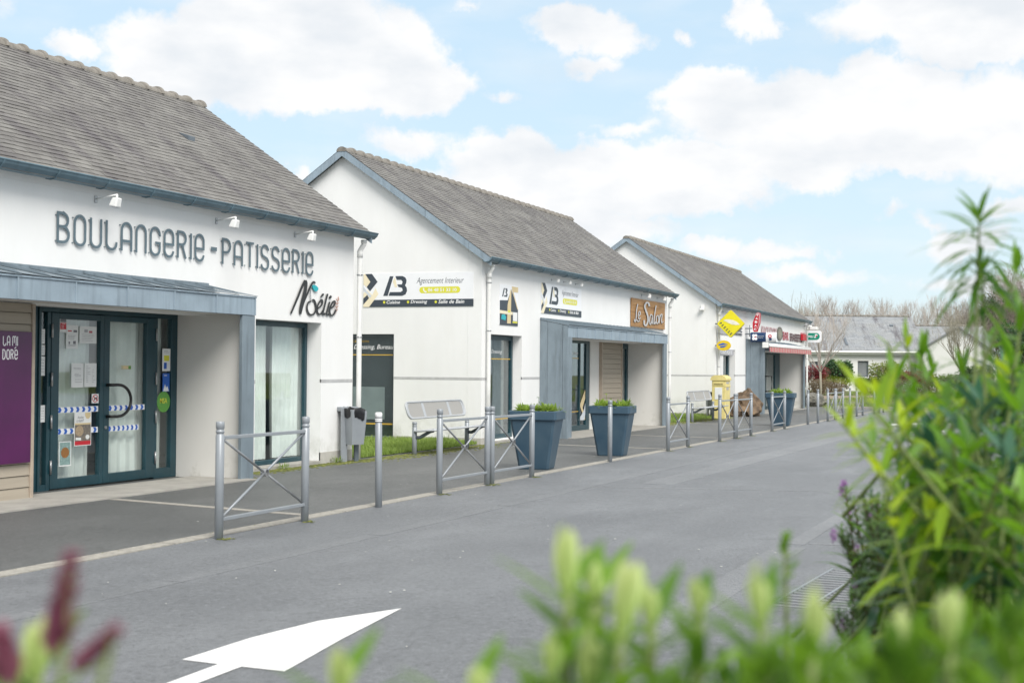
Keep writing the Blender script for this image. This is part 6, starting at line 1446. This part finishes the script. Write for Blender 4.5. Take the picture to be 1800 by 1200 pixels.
# row of budding shoots along the bottom of the view
BUD = leafmat('pale_bud', (.30, .45, .09), (.66, .74, .34), .6, .4); L4 = leafmat('bud_shrub_leaf', (.02, .085, .014), (.25, .45, .035), .38, .38)
def bud(mb, base, d, L_, w, rn, tint):
    d = Vector(d).normalized(); o1 = d.orthogonal().normalized(); o2 = d.cross(o1)
    for i in range(5):
        a = i*2.4; s = o1*cos(a)+o2*sin(a); p = Vector(base)+s*w*.10; leaf(mb, p, (d+s*(.10 if i < 3 else .03)), L_*rn.uniform(.70, 1.0), w*.62, s.cross(d), -.05, .5, 7, tint-.35+rn.gauss(0,.08), ob=True, fade=.75)
def budshrub(tips, dep, label, seed, leafn=12):
    rn = random.Random(seed); px0 = sum(t[0] for t in tips)/len(tips); o = empty('bud_shrub', shrub_root(px0, dep), label, 'shrub')
    s_, a_ = MB(o.location), MB(o.location)
    for (px, py, d, h, wpx) in tips:
        h *= 1.0
        tp = at(px, py, d); L_ = h*d/FPX; w = wpx*d/FPX; tilt = Vector((rn.gauss(0,.08), rn.gauss(0,.10), 1)); base = tp-tilt.normalized()*L_
        L_ *= .92; base = tp-tilt.normalized()*L_; b_ = MB(o.location); bud(b_, base, tilt, L_, w, rn, .55); b_.build('bud', BUD, o); root = Vector((o.location.x+(base.x-o.location.x)*.4, o.location.y+(base.y-o.location.y)*.4, gz(1)))
        pth = crom([tuple(root), tuple((root+base)/2+Vector((0,0,.02))), tuple(base-Vector((0,0,.06))), tuple(base)], 5); s_.tube(pth, .0055, 6, .0035, False)
        for i in range(leafn+8):
            z = .004-.010*i; p = base+Vector((0, 0, z)); a = i*2.4+rn.uniform(-.3, .3); el = max(.1, .62-.05*i); dd = Vector((cos(a), sin(a), el*1.5)); leaf(a_, p, dd, .062*rn.uniform(.8, 1.15), .017, None, .2, .3, 5, rn.uniform(.2, .9)+.1*(i < 6))
    s_.build('stems', STM, o); a_.build('leaves', L4, o); return o
budshrub([(985,915,1.05,150,46),(1032,955,1.12,110,32),(1052,1000,1.2,60,28),(1040,1090,1.0,150,44),(970,1100,1.0,110,34)], 1.05, 'blurred shrub with pale upright buds, nearest the bottom centre', 1, 16)
budshrub([(1108,968,1.0,170,52),(1135,1010,1.05,110,36),(1225,1012,1.1,90,38)], 1.05, 'blurred shrub with a broad pale bud beside a small one', 2, 14)
budshrub([(1325,985,1.0,130,40),(1440,1022,.95,150,46)], 1.0, 'blurred shrub with two tall pale buds, below the wire grate', 3, 14)
budshrub([(1568,1062,1.0,140,50),(1665,1032,1.0,120,50),(1770,1130,1.05,90,40)], 1.0, 'blurred shrub with pale buds in the bottom corner under the tall shrub', 4, 14)
budshrub([(600,1132,.95,110,52)], .95, 'single pale bud at the bottom edge under the arrow tip', 5, 2)
budshrub([(845,1165,.95,90,44)], .95, 'pale bud just showing at the bottom edge beyond the arrow', 6, 2)
o = empty('leafy_shrub', shrub_root(1450, 1.2), 'low tangle of green leafy shoots along the bottom edge under the pale buds', 'shrub'); a_, s_ = MB(o.location), MB(o.location); rn = random.Random(8)
for i in range(40):
    px = 1180+650*rn.random()**.8; py = rn.uniform(1150, 1240)-90*max(0, (px-1350)/450)*rn.random(); shoot(s_, a_, at(px, py, rn.uniform(.95, 1.5)), (rn.gauss(0,.25), rn.gauss(0,.25)), .22, 20, .065, .014, rn, rn.choice((.2, .5, .85)), .3, start=.3, up0=1.2)
s_.build('stems', STM, o); a_.build('leaves', L4, o)
# slender sprig
o = empty('sprig', shrub_root(1390, 1.7), 'slender leafy sprig standing alone above the pale buds', 'shrub'); a_, s_ = MB(o.location), MB(o.location)
shoot(s_, a_, at(1381, 945, 1.7), (.03, .02), .5, 18, .035, .010, random.Random(4), .45, .4, start=.72); s_.build('stems', STM, o); a_.build('leaves', L4, o)
# lavender / hebe with small dense leaves
HB = leafmat('small_leaf', (.02, .07, .02), (.20, .33, .09), .4, .25)
def hebe(px, dep, spots, label, seed):
    rn = random.Random(seed); o = empty('small_leaved_shrub', shrub_root(px, dep), label, 'shrub'); s_, a_, f_ = MB(o.location), MB(o.location), MB(o.location)
    for (x, y, d) in spots:
        tp = at(x, y, d); root = Vector((o.location.x+rn.gauss(0,.1), o.location.y+rn.gauss(0,.1), gz(4))); pth = crom([tuple(root), tuple((root*.45+tp*.55)+Vector((0,0,.12))), tuple(tp)], 6); s_.tube(pth, .005, 5, .002, False)
        for i in range(80):
            t = 1-(i/80)*.5; k = min(len(pth)-2, int(t*(len(pth)-1))); p = Vector(pth[k]).lerp(Vector(pth[k+1]), t*(len(pth)-1)-k); a = i*2.4; leaf(a_, p, Vector((cos(a), sin(a), .8)), .034*rn.uniform(.7, 1.2), .009, None, .1, .2, 2, rn.uniform(0, 1))
        if rn.random() < .16: clump(f_, tp+Vector((0,0,.02)), (.008, .008, .022), 30, .008, rn)
    s_.build('stems', mat('woody_stem', (.16, .10, .06), .8), o); a_.build('leaves', HB, o)
    if f_.v: f_.build('flowers', mat('mauve_flower', (.33, .14, .38), .6), o)
    return o, f_
rn = random.Random(55)
sp = [(1486,862,4.0),(1500,880,4.0),(1478,930,4.1),(1490,950,4.0),(1520,905,4.1)]
for k in range(150):
    y = 880+250*rn.random(); sp.append((1500+26*sin(y*.05)+12*sin(y*.13)+abs(rn.gauss(0, 70)), y+rn.gauss(0, 14), rn.uniform(3.3, 4.3)))
o, f_ = hebe(1640, 3.9, sp, 'dense small-leaved shrub with mauve flower tips left of the tall shrub', 3)
m = MB(o.location)
for x, y in ((1484,852),(1480,862),(1465,941)): clump(m, at(x, y, 4.0), (.010, .010, .022), 60, .009, rn)
m.build('flower_tip', mat('mauve_tip', (.36, .15, .42), .6), o)
sp = [(rn.uniform(1620, 1860), rn.uniform(800, 1180), rn.uniform(3.4, 4.6)) for _ in range(170)]
hebe(1740, 4.1, sp, 'second small-leaved shrub behind the tall narrow-leaved one', 4)
# red flower spikes in the lower left corner
def spike(px, py, pxb, pyb, dep, w, m_, label, seed, green=True):
    rn = random.Random(seed); tp, bs = at(px, py, dep), at(pxb, pyb, dep); o = empty('flower_spike', (bs.x, bs.y, gz(bs.x)), label, 'flower'); mb = MB(o.location); ax = (tp-bs); 
    for i in range(110):
        t = rn.random(); p = bs+ax*t; a = rn.uniform(0, 6.3); o1 = ax.orthogonal().normalized(); o1.rotate(Matrix.Rotation(a, 3, ax.normalized())); ww = w*dep/FPX*.5*(1.05-t*.75)
        leaf(mb, p+o1*ww*.3, o1*.7+ax.normalized(), ww*1.3+.006, .007, None, 0, .2, 2, rn.random())
    mb.build('petals', m_, o); s_ = MB(o.location); s_.tube(crom([(bs.x, bs.y, gz(bs.x)), tuple(bs-Vector((0,0,.2))), tuple(tp)], 4), .005, 6, .002, False); s_.build('stems', STM, o); return o
MAUR = leafmat('wine_red_petal', (.24, .06, .11), (.50, .22, .29), .6, .3)
spike(125, 985, 95, 1160, .85, 52, MAUR, 'tall wine-red flower spike in the lower left corner', 1)
spike(200, 1112, 130, 1180, .82, 22, MAUR, 'short leaning wine-red spike right of the tall one', 2)
spike(0, 1110, 15, 1210, .85, 44, MAUR, 'wine-red spike cut by the left edge', 3)
budshrub([(58,1080,1.0,130,46),(30,1150,1.0,70,36)], 1.0, 'pale green bud between the wine-red spikes in the lower left corner', 9, 10)
# hidden bollard head and the metal grate on the ground
o = copy_tree(bol); p = at(1607, 800, 11); o.location = (p.x, p.y, gz(p.x)); p2 = at(1607, 768, 11); o.scale = (1, 1, (p2.z-gz(p.x))/1.0); o['label'] = 'bollard with white bands seen through the shrub leaves'
m = MB()
for z in (.90, .94, .98): m.lathe([(.0392, z-.014), (.0392, z+.014)], (0,0,0), 18)
m.build('white_head', WHITEB, o)
ga = grd(1460, 1015); o = empty('metal_grate', (ga.x-.9, ga.y-.1, gz(ga.x)+.02), 'bright steel wire grate on the ground left of the small-leaved shrub', 'grate', None, radians(-4))
m = MB()
for k in range(17): x = -.75+1.7*k/16; m.tube([(x, -.55, .03), (x, .16, .03)], .005, 5)
m.build('wires', BARE, o); m = MB()
for y in (-.55, -.30, -.07, .16): m.tube([(-.76, y, .038), (.96, y, .038)], .006, 5)
m.build('bars', BARE, o)
# planting bed the near shrubs grow from
BEDM = mat('bed_mulch', (.10, .07, .045), .95, .35, 14, bump=1.0, bscale=40)
m = MB(); N_ = 30
for i in range(N_):
    for j in range(26):
        q = [(-3+7.9*(i+a)/N_, -4.5+7.3*(j+b)/26) for a, b in ((0,0),(1,0),(1,1),(0,1))]
        m.poly([(x, y, gz(x)+.05+.02*sin(x*5.1+y*3.3)+.015*sin(y*9.7-x*6)) for x, y in q])
tag(m.build('planting_bed', BEDM), kind='structure')
m = MB()
for k in range(7): m.bbox(4.905, -4.5+k*1.04, gz(5)-.1, 5.0, -3.47+k*1.04, gz(5)+.08, .008)
for k in range(7): m.bbox(-3+k*1.13, 2.805, gz(2)-.1, -1.88+k*1.13, 2.90, gz(2)+.08, .008)
tag(m.build('kerb', CONC), kind='structure')
